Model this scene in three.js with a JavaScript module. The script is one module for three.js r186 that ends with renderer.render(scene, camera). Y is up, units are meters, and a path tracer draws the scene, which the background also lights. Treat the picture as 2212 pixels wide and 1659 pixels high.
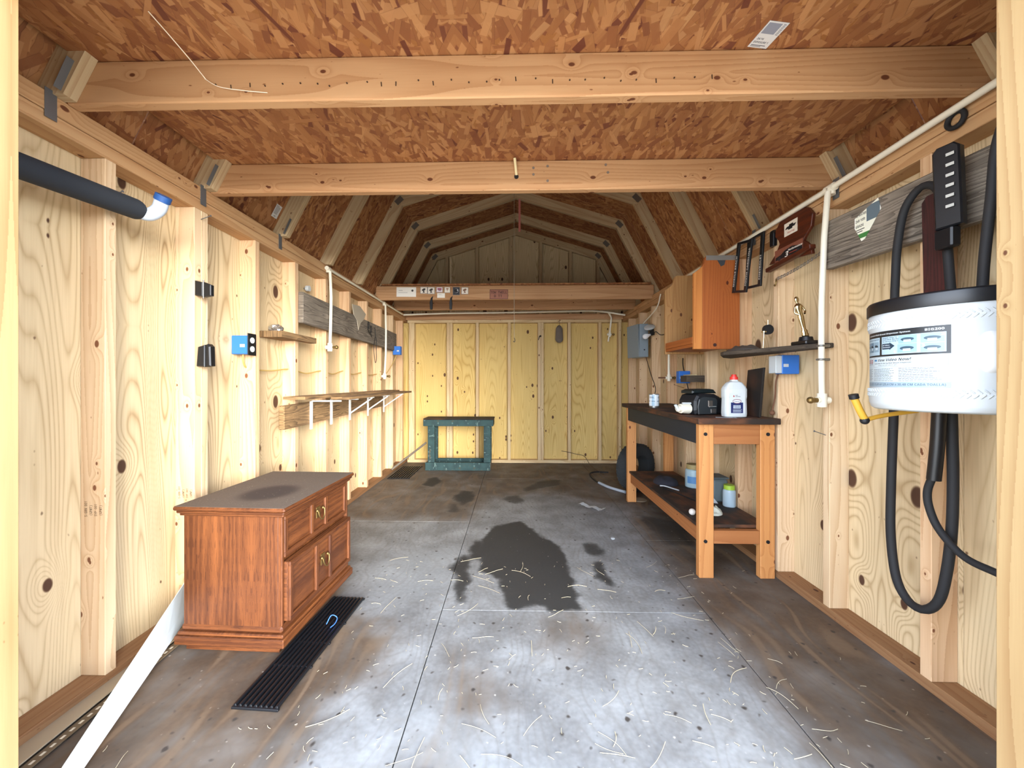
import * as THREE from 'three';
import { ImprovedNoise } from 'three/addons/math/ImprovedNoise.js';
import { mergeGeometries } from 'three/addons/utils/BufferGeometryUtils.js';

// ---------------------------------------------------------------- camera, sky, exposure
// metres, y up; the shed's long axis runs along -z, "d" below is the distance from the lens along that axis
const scene = new THREE.Scene();
const FULLW = 2212, FULLH = 1659, FOCAL = 831;
const camera = new THREE.PerspectiveCamera(2 * Math.atan(FULLH / 2 / FOCAL) * 180 / Math.PI, FULLW / FULLH, 0.05, 200);
camera.position.set(0, 1.065, 0);
camera.rotation.y = 1.3 * Math.PI / 180;
camera.setViewOffset(FULLW, FULLH, 15, 5.5, FULLW, FULLH);

const renderer = new THREE.WebGLRenderer();
renderer.toneMapping = THREE.LinearToneMapping;
renderer.toneMappingExposure = 1.36;
renderer.shadowMap.enabled = true;

// clear hazy sky, brighter towards the horizon all the way round
{
  const W = 64, H = 64, data = new Float32Array(W * H * 4);
  for (let y = 0; y < H; y++) for (let x = 0; x < W; x++) {
    const el = ((y + 0.5) / H - 0.5) * Math.PI, s = Math.max(0, Math.sin(el)), k = Math.pow(1 - s, 3);
    const o = (y * W + x) * 4;
    data[o] = 3.7 + 5.6 * k; data[o + 1] = 4.4 + 5.7 * k; data[o + 2] = 5.7 + 5.5 * k; data[o + 3] = 1;
  }
  const t = new THREE.DataTexture(data, W, H, THREE.RGBAFormat, THREE.FloatType);
  t.mapping = THREE.EquirectangularReflectionMapping; t.magFilter = THREE.LinearFilter; t.needsUpdate = true;
  scene.background = t;
}
// sun through thin haze, low in front of the open doors and to the right
const sun = new THREE.DirectionalLight(new THREE.Color(1, 0.95, 0.86), 9.0);
sun.position.set(4.9, 2.95, 7.4);
sun.target.position.set(-0.2, 0.9, -4);
sun.castShadow = true;
sun.shadow.radius = 64;
sun.shadow.mapSize.set(2048, 2048);
Object.assign(sun.shadow.camera, { left: -5, right: 5, top: 5, bottom: -5, near: 0.5, far: 40 });
scene.add(sun, sun.target);

// ---------------------------------------------------------------- helpers
function rngOf(seed) { let s = seed >>> 0; return () => { s = (s + 0x6d2b79f5) | 0; let t = Math.imul(s ^ (s >>> 15), 1 | s); t = (t + Math.imul(t ^ (t >>> 7), 61 | t)) ^ t; return ((t ^ (t >>> 14)) >>> 0) / 4294967296; }; }
const R = rngOf(20240611), rr = (a, b) => a + (b - a) * R();
const PN = new ImprovedNoise(), noise = (x, y, z = 0) => PN.noise(x, y, z);
const fbm = (x, y, z, n = 4) => { let a = 0, k = 1, t = 0; for (let i = 0; i < n; i++) { a += k * noise(x, y, z + i * 7.3); t += k; k *= 0.5; x *= 2.03; y *= 2.03; } return a / t; };
const clamp = (v, a = 0, b = 1) => Math.max(a, Math.min(b, v)), sm = (a, b, v) => { const t = clamp((v - a) / (b - a)); return t * t * (3 - 2 * t); };
const V = (x, y, d) => new THREE.Vector3(x, y, -d);

function canvas(w, h) { const c = document.createElement('canvas'); c.width = w; c.height = h; return c; }
function texOf(c, wm, hm, color = true) {
  const t = new THREE.CanvasTexture(c); if (color) t.colorSpace = THREE.SRGBColorSpace;
  t.wrapS = t.wrapT = wm ? THREE.MirroredRepeatWrapping : THREE.RepeatWrapping; t.magFilter = THREE.LinearFilter;
  if (wm) t.repeat.set(1 / wm, 1 / hm);
  return t;
}
function pixelTex(w, h, wm, hm, f) {
  const c = canvas(w, h), g = c.getContext('2d'), im = g.createImageData(w, h), d = im.data, o = [0, 0, 0];
  for (let y = 0; y < h; y++) for (let x = 0; x < w; x++) { f((x / w) * wm, (1 - y / h) * hm, o); const i = (y * w + x) * 4; d[i] = o[0]; d[i + 1] = o[1]; d[i + 2] = o[2]; d[i + 3] = 255; }
  g.putImageData(im, 0, 0);
  return c;
}
const lerp3 = (o, a, b, t) => { o[0] = a[0] + (b[0] - a[0]) * t; o[1] = a[1] + (b[1] - a[1]) * t; o[2] = a[2] + (b[2] - a[2]) * t; };

const used = {};
const numbered = (n) => { const k = (used[n] = (used[n] ?? -1) + 1); return k ? n + '_' + String(k).padStart(3, '0') : n; };
function thing(name, label, category, [x, y, d] = [0, 0, 0], turn = 0, group) {
  const o = new THREE.Group(); o.name = numbered(name); o.position.set(x, y, -d); o.rotation.y = turn; scene.add(o);
  o.userData = { label, category }; if (group) o.userData.group = group;
  return o;
}
function structure(name, label, category) { const o = thing(name, label, category); o.userData.kind = 'structure'; return o; }
function mesh(parent, name, geo, mat, [x, y, z] = [0, 0, 0], [a, b, c] = [0, 0, 0]) {
  const m = new THREE.Mesh(geo, mat); m.name = name; m.position.set(x, y, z); m.rotation.set(a, b, c); m.castShadow = m.receiveShadow = true; parent.add(m); return m;
}
function solo(name, label, category, geo, mat, [x, y, d] = [0, 0, 0], [a, b, c] = [0, 0, 0], group) {
  const m = mesh(scene, numbered(name), geo, mat, [x, y, -d], [a, b, c]); m.userData = { label, category }; if (group) m.userData.group = group; return m;
}
function part(parent, name) { const g = new THREE.Group(); g.name = name; parent.add(g); return g; }

// uv in metres from position, v running along the grain axis
function grainUV(geo, grain = 1, off = null, swap = false) {
  const g = geo.index ? geo.toNonIndexed() : geo, p = g.attributes.position, uv = new Float32Array(p.count * 2);
  if (!g.attributes.normal) g.computeVertexNormals();
  const [ou, ov] = off ?? [rr(0, 3), rr(0, 5)], a = new THREE.Vector3(), b = new THREE.Vector3(), c = new THREE.Vector3(), n = new THREE.Vector3();
  for (let i = 0; i < p.count; i += 3) {
    a.fromBufferAttribute(p, i); b.fromBufferAttribute(p, i + 1); c.fromBufferAttribute(p, i + 2);
    n.copy(b).sub(a).cross(c.clone().sub(a)); const m = [Math.abs(n.x), Math.abs(n.y), Math.abs(n.z)], k = m.indexOf(Math.max(...m));
    let va = grain, ua = 3 - k - grain; if (k === grain) { va = (k + 1) % 3; ua = (k + 2) % 3; }
    for (let j = 0; j < 3; j++) { const q = [p.getX(i + j), p.getY(i + j), p.getZ(i + j)]; uv[(i + j) * 2] = q[ua] + ou + (k === 0 ? 0.37 : 0); uv[(i + j) * 2 + 1] = q[va] + ov; }
  }
  g.setAttribute('uv', new THREE.BufferAttribute(uv, 2));
  return g;
}
// chamfered box centred on the origin
function cbox(sx, sy, sz, bev = 0.002, grain, off) {
  const h = [sx / 2, sy / 2, sz / 2], b = Math.min(bev, sx / 3, sy / 3, sz / 3), pos = [];
  const P = (ax, s0, i1, s1, i2, s2) => { const q = [0, 0, 0]; q[ax] = s0 * h[ax]; q[i1] = s1 * (h[i1] - b); q[i2] = s2 * (h[i2] - b); return q; };
  const tri = (a, b2, c) => { // outward winding
    const u = [b2[0] - a[0], b2[1] - a[1], b2[2] - a[2]], v = [c[0] - a[0], c[1] - a[1], c[2] - a[2]];
    const n = [u[1] * v[2] - u[2] * v[1], u[2] * v[0] - u[0] * v[2], u[0] * v[1] - u[1] * v[0]];
    const m = [a[0] + b2[0] + c[0], a[1] + b2[1] + c[1], a[2] + b2[2] + c[2]];
    (n[0] * m[0] + n[1] * m[1] + n[2] * m[2] >= 0) ? pos.push(...a, ...b2, ...c) : pos.push(...a, ...c, ...b2);
  };
  const quad = (a, b2, c, d) => { tri(a, b2, c); tri(a, c, d); };
  for (let ax = 0; ax < 3; ax++) { const i = (ax + 1) % 3, j = (ax + 2) % 3; for (const s of [-1, 1]) quad(P(ax, s, i, -1, j, -1), P(ax, s, i, 1, j, -1), P(ax, s, i, 1, j, 1), P(ax, s, i, -1, j, 1)); }
  for (let ax = 0; ax < 3; ax++) { // edges parallel to ax
    const i = (ax + 1) % 3, j = (ax + 2) % 3;
    for (const s of [-1, 1]) for (const t of [-1, 1]) quad(P(i, s, ax, -1, j, t), P(i, s, ax, 1, j, t), P(j, t, ax, 1, i, s), P(j, t, ax, -1, i, s));
  }
  for (const x of [-1, 1]) for (const y of [-1, 1]) for (const z of [-1, 1]) tri(P(0, x, 1, y, 2, z), P(1, y, 0, x, 2, z), P(2, z, 0, x, 1, y));
  const g = new THREE.BufferGeometry(); g.setAttribute('position', new THREE.Float32BufferAttribute(pos, 3)); g.computeVertexNormals();
  const longest = h.indexOf(Math.max(...h));
  return grainUV(g, grain ?? longest, off);
}
// board between two corners, in the parent's own axes (z towards the doors)
function board(parent, name, mat, x0, x1, y0, y1, z0, z1, grain, bev = 0.002) {
  return mesh(parent, name, cbox(Math.abs(x1 - x0), Math.abs(y1 - y0), Math.abs(z1 - z0), bev, grain), mat, [(x0 + x1) / 2, (y0 + y1) / 2, (z0 + z1) / 2]);
}
// the same with distances d from the lens instead of z, for groups at the origin
const boardD = (parent, name, mat, x0, x1, y0, y1, d0, d1, grain, bev) => board(parent, name, mat, x0, x1, y0, y1, -d1, -d0, grain, bev);
function tubeGeo(pts, r, seg = 32, rad = 8, caps = true, tension = 0.5) {
  const c = new THREE.CatmullRomCurve3(pts, false, 'catmullrom', tension), t = new THREE.TubeGeometry(c, seg, r, rad, false);
  if (!caps) return t;
  const parts = [t.toNonIndexed()];
  for (const u of [0, 1]) { const g = new THREE.CircleGeometry(r, rad), q = new THREE.Quaternion().setFromUnitVectors(new THREE.Vector3(0, 0, 1), c.getTangentAt(u).multiplyScalar(u ? 1 : -1)); g.applyQuaternion(q); const p = c.getPointAt(u); g.translate(p.x, p.y, p.z); parts.push(g.toNonIndexed()); }
  return mergeGeometries(parts);
}
function rod(a, b, r, rad = 8, r2 = r) { const d = b.clone().sub(a), g = new THREE.CylinderGeometry(r2, r, d.length(), rad); g.applyQuaternion(new THREE.Quaternion().setFromUnitVectors(new THREE.Vector3(0, 1, 0), d.clone().normalize())); const m = a.clone().add(b).multiplyScalar(0.5); g.translate(m.x, m.y, m.z); return g; }
const cyl = (r0, r1, h, n = 20, open = false) => new THREE.CylinderGeometry(r1, r0, h, n, 1, open);
const lathe = (pts, n = 28) => new THREE.LatheGeometry(pts.map(([x, y]) => new THREE.Vector2(x, y)), n);
function prism(pts, depth, bev = 0, holes = []) { // extruded outline, centred in z
  const s = new THREE.Shape(pts.map(([x, y]) => new THREE.Vector2(x, y)));
  for (const h of holes) s.holes.push(new THREE.Path(h.map(([x, y]) => new THREE.Vector2(x, y))));
  const g = new THREE.ExtrudeGeometry(s, { depth: depth - 2 * bev, bevelEnabled: bev > 0, bevelThickness: bev, bevelSize: bev, bevelOffset: -bev, bevelSegments: 1, curveSegments: 10 });
  g.translate(0, 0, -(depth - 2 * bev) / 2); return g;
}
const merge = (list) => mergeGeometries(list.map((g) => { const q = g.index ? g.toNonIndexed() : g.clone(); for (const k of Object.keys(q.attributes)) if (!['position', 'normal', 'uv'].includes(k)) q.deleteAttribute(k); return q; }));
const at = (g, x, y, z, a = 0, b = 0, c = 0) => g.applyMatrix4(new THREE.Matrix4().compose(new THREE.Vector3(x, y, z), new THREE.Quaternion().setFromEuler(new THREE.Euler(a, b, c)), new THREE.Vector3(1, 1, 1)));
const flat = (color, roughness = 0.6, more = {}) => new THREE.MeshStandardMaterial({ color, roughness, ...more });

// ---------------------------------------------------------------- textures
// knot: [u, v, radius]; returns ring distortion and darkness
function knotField(knots, u, v, wm) {
  let push = 0, dark = 0;
  for (const [ku, kv, kr] of knots) {
    let du = u - ku; if (du > wm / 2) du -= wm; if (du < -wm / 2) du += wm;
    const dv = (v - kv) * 0.62, e2 = (du * du + dv * dv) / (kr * kr);
    if (e2 < 60) { push += 1.6 * Math.exp(-e2 / 9); dark = Math.max(dark, 1 - sm(0.55, 1.25, e2)); }
  }
  return [push, dark];
}
// rotary-cut pine plywood: broad cathedral figure
function plyTexture(seed, base, line, knotColor, knots, busy = 1) {
  const wm = 1.22, hm = 2.44;
  return texOf(pixelTex(768, 1536, wm, hm, (u, v, o) => {
    const pu = u / wm * 4, [push, dark] = knotField(knots, u, v, wm);
    const big = noise(Math.abs(((pu + seed) % 4) - 2) * 1.9, v * 0.42 + seed, seed) * 5.2 + noise(u * 9, v * 0.9, seed + 4) * 0.55 + push * 1.1;
    const ph = big * 3.2 * busy, fr = ph - Math.floor(ph), ring = Math.pow(Math.abs(fr * 2 - 1), 3.2);
    const fine = noise(u * 260, v * 7, seed) * 0.5 + noise(u * 90, v * 3, seed + 9) * 0.5;
    const patch = sm(-0.25, 0.35, fbm(u * 2.2, v * 0.9, seed + 20, 3)) * 0.5;
    lerp3(o, base, line, clamp(ring * (0.5 + 0.5 * noise(u * 4, v * 1.3, seed + 2)) + fine * 0.2 + patch * 0.22));
    if (dark > 0) lerp3(o, o, knotColor, dark * 0.92);
    const sp = noise(u * 55, v * 30, seed + 60); if (sp > 0.68) lerp3(o, o, knotColor, clamp((sp - 0.68) * 5));
  }), wm, hm);
}
const manyKnots = (seed, n, wm, hm, r0, r1) => { const g = rngOf(seed), k = []; for (let i = 0; i < n; i++) k.push([g() * wm, g() * hm, r0 + (r1 - r0) * g() * g()]); return k; };
const T = {};
T.plySide = plyTexture(3.1, [232, 216, 182], [166, 140, 102], [70, 42, 26], [[0.14, 0.35, 0.026], [0.3, 0.62, 0.016], [0.09, 0.78, 0.014], [0.52, 1.28, 0.014], [0.8, 0.3, 0.03], [0.95, 1.5, 0.013], [0.62, 0.9, 0.012], [1.1, 0.55, 0.017], [0.4, 1.95, 0.014], [0.75, 2.1, 0.015]]);
T.plyBack = plyTexture(8.7, [240, 218, 150], [196, 160, 88], [86, 54, 30], manyKnots(5, 26, 1.22, 2.44, 0.008, 0.02), 0.8);
// sawn stud timber, 0.3 m wide sample
{
  const wm = 0.3, hm = 2.4, knots = manyKnots(11, 16, wm, hm, 0.003, 0.011);
  T.stud = texOf(pixelTex(256, 1536, wm, hm, (u, v, o) => {
    const [push, dark] = knotField(knots, u, v, wm), w = Math.abs(u - wm / 2);
    const ph = (w * 42 + noise(w * 10, v * 0.7, 2) * 2.4 + push * 1.2), fr = ph - Math.floor(ph), ring = Math.pow(fr, 2.2);
    const fine = noise(w * 420, v * 9, 5) * 0.5 + 0.5;
    lerp3(o, [240, 226, 200], [200, 170, 136], clamp(ring * 0.55 + fine * 0.22 + fbm(w * 8, v * 1.7, 3, 3) * 0.4));
    if (dark > 0) lerp3(o, o, [112, 68, 40], dark * 0.9);
    const sp = noise(u * 120, v * 46, 60); if (sp > 0.66) lerp3(o, o, [120, 78, 48], clamp((sp - 0.66) * 4));
  }), wm, hm);
}
// weathered grey board
T.grey = texOf(pixelTex(384, 1024, 0.4, 2.0, (u, v, o) => {
  const w = Math.abs(u - 0.2), ph = w * 60 + fbm(w * 12, v * 1.6, 8, 3) * 5, fr = ph - Math.floor(ph);
  const crack = noise(w * 240, v * 3.2, 4) > 0.34 ? 0.5 : 0;
  lerp3(o, [168, 160, 148], [84, 77, 68], clamp(Math.pow(fr, 1.6) * 0.55 + crack + fbm(w * 6, v * 4, 9, 4) * 0.7 + 0.12));
}), 0.4, 2.0);
// varnished walnut-stained dresser wood
T.dresser = texOf(pixelTex(384, 1152, 0.5, 1.5, (u, v, o) => {
  const w = Math.abs(u - 0.25), ph = w * 34 + noise(w * 9, v * 1.0, 3) * 2.2, fr = Math.abs((ph - Math.floor(ph)) * 2 - 1);
  const pore = noise(w * 420, v * 16, 1) > 0.22 ? 0.35 : 0;
  lerp3(o, [190, 130, 78], [108, 66, 38], clamp(fr * 0.42 + pore + fbm(w * 9, v * 1.6, 14, 4) * 0.75 + 0.25));
}), 0.5, 1.5);
// chipped teal paint over bare timber
T.teal = texOf(pixelTex(512, 512, 0.6, 0.6, (u, v, o) => {
  const n = fbm(u * 9, v * 9, 2, 4), worn = sm(0.16, 0.34, fbm(u * 14, v * 30, 6, 4) + n * 0.25);
  lerp3(o, [60, 98, 98], [34, 62, 66], clamp(n + 0.5)); lerp3(o, o, [150, 176, 168], worn * 0.75);
  const bare = sm(0.3, 0.4, fbm(u * 18, v * 8, 12, 4)); lerp3(o, o, [96, 84, 66], bare);
}), 0.6, 0.6);
// grimy worktop: brown timber under dark oil
T.grime = texOf(pixelTex(512, 1024, 0.5, 1.0, (u, v, o) => {
  const w = Math.abs(u - 0.25), ph = w * 40 + noise(w * 9, v * 1.2, 3) * 3, fr = ph - Math.floor(ph);
  lerp3(o, [142, 92, 58], [96, 58, 36], clamp(Math.pow(fr, 2) * 0.6 + noise(w * 300, v * 9, 5) * 0.25 + 0.2));
  lerp3(o, o, [46, 38, 33], sm(-0.22, 0.16, fbm(u * 5, v * 4, 21, 4)) * 0.92);
}), 0.5, 1.0);
// oriented strand board
{
  const S = 2048, wm = 2.0, c = canvas(S, S), g = c.getContext('2d'), cb = canvas(1024, 1024), gb = cb.getContext('2d'), q = rngOf(77);
  g.fillStyle = 'rgb(176,122,70)'; g.fillRect(0, 0, S, S); gb.fillStyle = '#666'; gb.fillRect(0, 0, 1024, 1024);
  const pal = [[190, 138, 90], [178, 124, 78], [200, 148, 98], [168, 114, 72], [206, 156, 108], [158, 104, 66], [184, 130, 84], [146, 92, 60], [120, 66, 46], [210, 164, 116], [194, 142, 94], [174, 120, 76]];
  for (let i = 0; i < 9500; i++) {
    const late = i / 9500, L = (0.05 + 0.12 * q() * q()) / wm * S, W = (0.008 + 0.022 * q()) / wm * S, x = q() * S, y = q() * S, a = (q() - 0.5) * 2.2 * (q() < 0.2 ? 1.5 : 0.55);
    const p = pal[Math.floor(q() * q() * pal.length * 0.6 + q() * pal.length * 0.4) % pal.length], j = (q() - 0.5) * 22, sk = q() * 0.4 - 0.2, bv = Math.floor(70 + 120 * q());
    for (const [ox, oy] of [[0, 0], [S, 0], [-S, 0], [0, S], [0, -S]]) {
      if (x + ox < -L || x + ox > S + L || y + oy < -L || y + oy > S + L) continue;
      for (const [ctx, k, col] of [[g, 1, `rgba(${p[0] + j},${p[1] + j},${p[2] + j * 0.8},0.9)`], [gb, 0.5, `rgb(${bv},${bv},${bv})`]]) {
        ctx.save(); ctx.translate((x + ox) * k, (y + oy) * k); ctx.rotate(a); ctx.scale(k, k); ctx.fillStyle = col;
        ctx.beginPath(); ctx.moveTo(-L / 2, -W / 2); ctx.lineTo(L / 2 + sk * W, -W / 2 + sk * W); ctx.lineTo(L / 2, W / 2); ctx.lineTo(-L / 2 - sk * W, W / 2 - sk * W); ctx.closePath(); ctx.fill();
        if (ctx === g && late > 0.4) { ctx.strokeStyle = 'rgba(84,44,22,0.35)'; ctx.lineWidth = 1; ctx.beginPath(); ctx.moveTo(-L / 2, W / 2); ctx.lineTo(L / 2, W / 2); ctx.stroke(); }
        ctx.restore();
      }
    }
  }
  T.osb = texOf(c, wm, wm); T.osbBump = texOf(cb, wm, wm, false);
}
// floor: grey worn paint on plywood, dirt, dust and oil stains where they lie (x -1.53..1.53, d 0.7..5.15)
{
  const W = 1056, H = 1536, X0 = -1.53, XW = 3.06, D0 = 0.7, DW = 4.45;
  const oil = [
    [0.95, [[-0.203, 2.591], [-0.153, 2.816], [0.035, 2.932], [0.133, 2.761], [0.262, 2.564], [0.317, 2.301], [0.317, 2.038], [0.308, 1.788], [0.161, 1.785], [0.12, 1.85], [-0.032, 1.791], [-0.047, 1.94], [-0.123, 2.125], [-0.175, 2.166], [-0.209, 2.414]]],
    [0.75, [[-0.28, 2.446], [-0.275, 2.59], [-0.217, 2.568], [-0.19, 2.319], [-0.247, 2.276]]],
    [0.75, [[-0.372, 2.199], [-0.316, 2.379], [-0.269, 2.348], [-0.239, 2.025], [-0.232, 1.835], [-0.257, 1.808], [-0.298, 1.978], [-0.331, 2.162]]],
    [0.6, [[0.434, 2.496], [0.511, 2.585], [0.568, 2.5], [0.572, 2.367], [0.475, 2.334]]],
    [0.7, [[0.449, 2.274], [0.517, 2.276], [0.531, 2.066], [0.497, 1.996], [0.445, 2.064]]],
    [0.6, [[-0.573, 3.514], [-0.496, 3.74], [-0.394, 3.711], [-0.344, 3.477], [-0.437, 3.293], [-0.51, 3.38]]],
    [0.5, [[-0.561, 3.138], [-0.551, 3.379], [-0.471, 3.256], [-0.45, 3.107]]],
    [0.7, [[-0.941, 3.931], [-0.942, 4.214], [-0.853, 4.278], [-0.764, 4.081], [-0.817, 3.864]]],
    [0.5, [[-0.106, 3.524], [0.044, 3.629], [0.104, 3.46], [0.04, 3.329], [-0.061, 3.39]]],
    [0.5, [[0.092, 3.834], [0.271, 4.104], [0.505, 4.207], [0.485, 3.963], [0.254, 3.838], [0.111, 3.706]]],
    [0.45, [[0.968, 3.117], [1.287, 2.922], [1.166, 2.513], [0.987, 2.509]]],
  ];
  const dirt = [
    [0.85, [[-1.5, 0.75], [-0.7, 0.75], [-0.676, 1.045], [-0.665, 1.188], [-0.568, 1.337], [-0.491, 1.474], [-0.531, 1.624], [-0.62, 1.66], [-0.8, 1.75], [-0.9, 2.0], [-1.5, 2.1], [-1.5, 1.137]]],
    [0.75, [[-0.211, 1.345], [-0.196, 1.41], [-0.137, 1.422], [-0.091, 1.368], [-0.047, 1.308], [-0.059, 1.235], [-0.133, 1.225], [-0.191, 1.268]]],
    [0.6, [[-0.257, 1.467], [-0.252, 1.545], [-0.206, 1.554], [-0.188, 1.481], [-0.204, 1.409], [-0.24, 1.42]]],
    [0.5, [[0.077, 1.594], [0.165, 1.719], [0.358, 1.758], [0.377, 1.66], [0.277, 1.543], [0.125, 1.488], [0.074, 1.539]]],
    [0.8, [[0.88, 0.75], [1.5, 0.75], [1.5, 4.6], [1.15, 4.6], [1.05, 3.4], [0.9, 2.9], [0.88, 2.0]]],
    [0.6, [[-1.5, 2.95], [-0.35, 2.95], [-0.2, 3.5], [0.3, 3.7], [1.0, 3.3], [1.5, 3.4], [1.5, 5.1], [-1.5, 5.1]]],
    [0.55, [[-0.29, 1.134], [-0.214, 1.182], [-0.19, 0.8], [-0.34, 0.8]]],
    [0.45, [[-0.5, 1.0], [-0.42, 1.05], [-0.42, 0.75], [-0.6, 0.75]]],
  ];
  const dustP = [[0.4, [[-0.55, 0.9], [-0.3, 1.3], [-0.1, 1.1], [0.2, 1.0], [0.3, 0.75], [-0.6, 0.75]]], [0.35, [[-0.8, 2.3], [-0.3, 2.5], [-0.35, 1.9], [-0.7, 1.8]]]];
  const mask = (list, blur) => { // soft-edged coverage drawn as shapes
    const c = canvas(W, H), g = c.getContext('2d'); g.fillStyle = '#000'; g.fillRect(0, 0, W, H); g.filter = `blur(${blur}px)`;
    for (const [a, p] of list) { g.fillStyle = `rgba(255,255,255,${a})`; g.beginPath(); p.forEach(([x, d], i) => { const u = (x - X0) / XW * W, v = H - (d - D0) / DW * H; i ? g.lineTo(u, v) : g.moveTo(u, v); }); g.closePath(); g.fill(); }
    return g.getImageData(0, 0, W, H).data;
  };
  const mo = mask(oil, 7), md = mask(dirt, 20), mu = mask(dustP, 22);
  const pick = (m, x, d) => { const u = clamp(Math.round((x - X0) / XW * W), 0, W - 1), v = clamp(Math.round(H - (d - D0) / DW * H), 0, H - 1); return m[(v * W + u) * 4] / 255; };
  const c = pixelTex(W, H, XW, DW, (a, b, o) => {
    const x = a + X0, d = b + D0, j1 = fbm(x * 9, d * 9, 1, 4) * 0.06, j2 = fbm(x * 9, d * 9, 31, 4) * 0.06;
    const n = fbm(x * 5, d * 5, 3, 5), fine = fbm(x * 60, d * 60, 5, 3), ang = noise(x * 26 + noise(x * 6, d * 2, 3) * 3, d * 2.2, 7);
    lerp3(o, [150, 152, 152], [102, 101, 99], clamp(n * 0.9 + 0.45 + fine * 0.35));
    const figure = Math.pow(Math.abs(((x * 14 + fbm(x * 3, d * 1.2, 44, 3) * 9) % 1 + 1) % 1 * 2 - 1), 4); // plywood figure showing through the paint
    lerp3(o, o, [104, 100, 94], figure * 0.3);
    lerp3(o, o, [164, 171, 174], clamp(pick(mu, x + j1, d + j2) * (0.75 + n)));
    const di = clamp(pick(md, x + j1 * 1.6, d + j2 * 1.6) * (0.95 + n * 0.7 + ang * 0.35));
    lerp3(o, o, [82 + 28 * ang + 14 * fine, 65 + 22 * ang + 12 * fine, 49 + 16 * ang + 9 * fine], di);
    const streak = sm(0.22, 0.5, ang + 0.25 * n); lerp3(o, o, [126, 108, 88], streak * di * 0.5);
    const oi = clamp(pick(mo, x + j1 * 0.8, d + j2 * 0.8) * 1.15); lerp3(o, o, [42, 41, 39], sm(0.12, 0.85, oi + fine * 0.1) * 0.93);
    const sp = noise(x * 70, d * 70, 71); if (sp > 0.64) lerp3(o, o, [206, 200, 188], clamp((sp - 0.64) * 4));
    const sq = noise(x * 38, d * 38, 91); if (sq > 0.52) lerp3(o, o, [58, 52, 47], clamp((sq - 0.52) * 5));
  });
  T.floor = texOf(c); T.floorMap = { X0, XW, D0, DW };
  const cb = pixelTex(1024, 1024, 1, 1, (u, v, o) => { const n = 128 + 90 * fbm(u * 40, v * 40, 9, 4) + 50 * noise(u * 170, v * 170, 2); o[0] = o[1] = o[2] = n; });
  T.floorBump = texOf(cb, 1, 1, false);
}

// ---------------------------------------------------------------- materials
const wood = (map, color, roughness = 0.75, more = {}) => new THREE.MeshStandardMaterial({ map, color, roughness, ...more });
const M = {
  plySide: wood(T.plySide, 0xece4d8), plyBack: wood(T.plyBack, 0xe8decc),
  stud: [wood(T.stud, 0xe8d8c6), wood(T.stud, 0xe6ceb8), wood(T.stud, 0xeaddcc)],
  studBack: wood(T.stud, 0xe6dac0), joist: wood(T.stud, 0xccaa8c), jamb: wood(T.stud, 0xaa9878), rafter: wood(T.stud, 0xccc0ac), plate: wood(T.stud, 0xcfb090), dirtyPlate: wood(T.stud, 0x98785c),
  osb: wood(T.osb, 0xd8ccc0, 0.7, { bumpMap: T.osbBump, bumpScale: 0.0008 }),
  grey: wood(T.grey, 0xd0cac4, 0.9), greyBrown: wood(T.grey, 0xf4cc98, 0.9), shelfDark: wood(T.grey, 0x80766c, 0.9),
  dresser: wood(T.dresser, 0xa49082, 0.5), teal: wood(T.teal, 0xc8cccc, 0.75), tealTop: wood(T.grime, 0x8a9488, 0.8),
  bench: wood(T.stud, 0xd6a06c, 0.6), benchDark: wood(T.stud, 0xb07a50, 0.6), grime: wood(T.grime, 0xc8c0b8, 0.75), cabinet: wood(T.stud, 0xb46c3a, 0.5), cabinetLight: wood(T.stud, 0xdc9a5a, 0.5), cabinetFront: wood(T.stud, 0xb89468, 0.6),
  black: flat(0x14161a, 0.55), rubber: flat(0x1c1c1e, 0.75), blackPlastic: flat(0x101216, 0.4), foam: flat(0x20252c, 0.85), pvc: flat(0xe9e4d2, 0.4), pvcGrey: flat(0xb9c6d6, 0.4), blueRim: flat(0x1e4a86, 0.5), blueBox: flat(0x2c6cc0, 0.45),
  white: flat(0xbcc2c4, 0.45), whiteMetal: flat(0xe8e8e4, 0.35), steel: flat(0x8c8c8a, 0.4, { metalness: 0.85 }), steelDull: flat(0x73767a, 0.55, { metalness: 0.6 }), brass: flat(0x8c7448, 0.48, { metalness: 0.9 }), chrome: flat(0xd6cba8, 0.18, { metalness: 1 }),
  panelGrey: flat(0x8797a2, 0.45), rust: flat(0x6a4630, 0.8), tire: flat(0x2e3234, 0.9), string: flat(0x8a8070, 0.9), yellow: flat(0xd8a63a, 0.5), maroon: flat(0x4a1a1c, 0.6), navy: flat(0x12202c, 0.6), cable: flat(0xb79a58, 0.6),
};
const stud = () => M.stud[Math.floor(R() * 3)];

// ================================================================ the setting
const W = 1.425, SH = 1.514, DB = 5.03, PT = 1.95, ST = 1.845; // stud face, sheathing face, back wall, plate top, stud top
const GAP = 0.0035;

// ground outside the doors
{
  const g = new THREE.CylinderGeometry(30, 30, 0.1, 48), gm = mesh(scene, 'ground', g, flat(0xb9ad98, 0.95), [0, -0.36, 0]);
  gm.userData = { label: 'pale dry ground outside in front of the shed', category: 'ground', kind: 'structure' };
}
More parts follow.
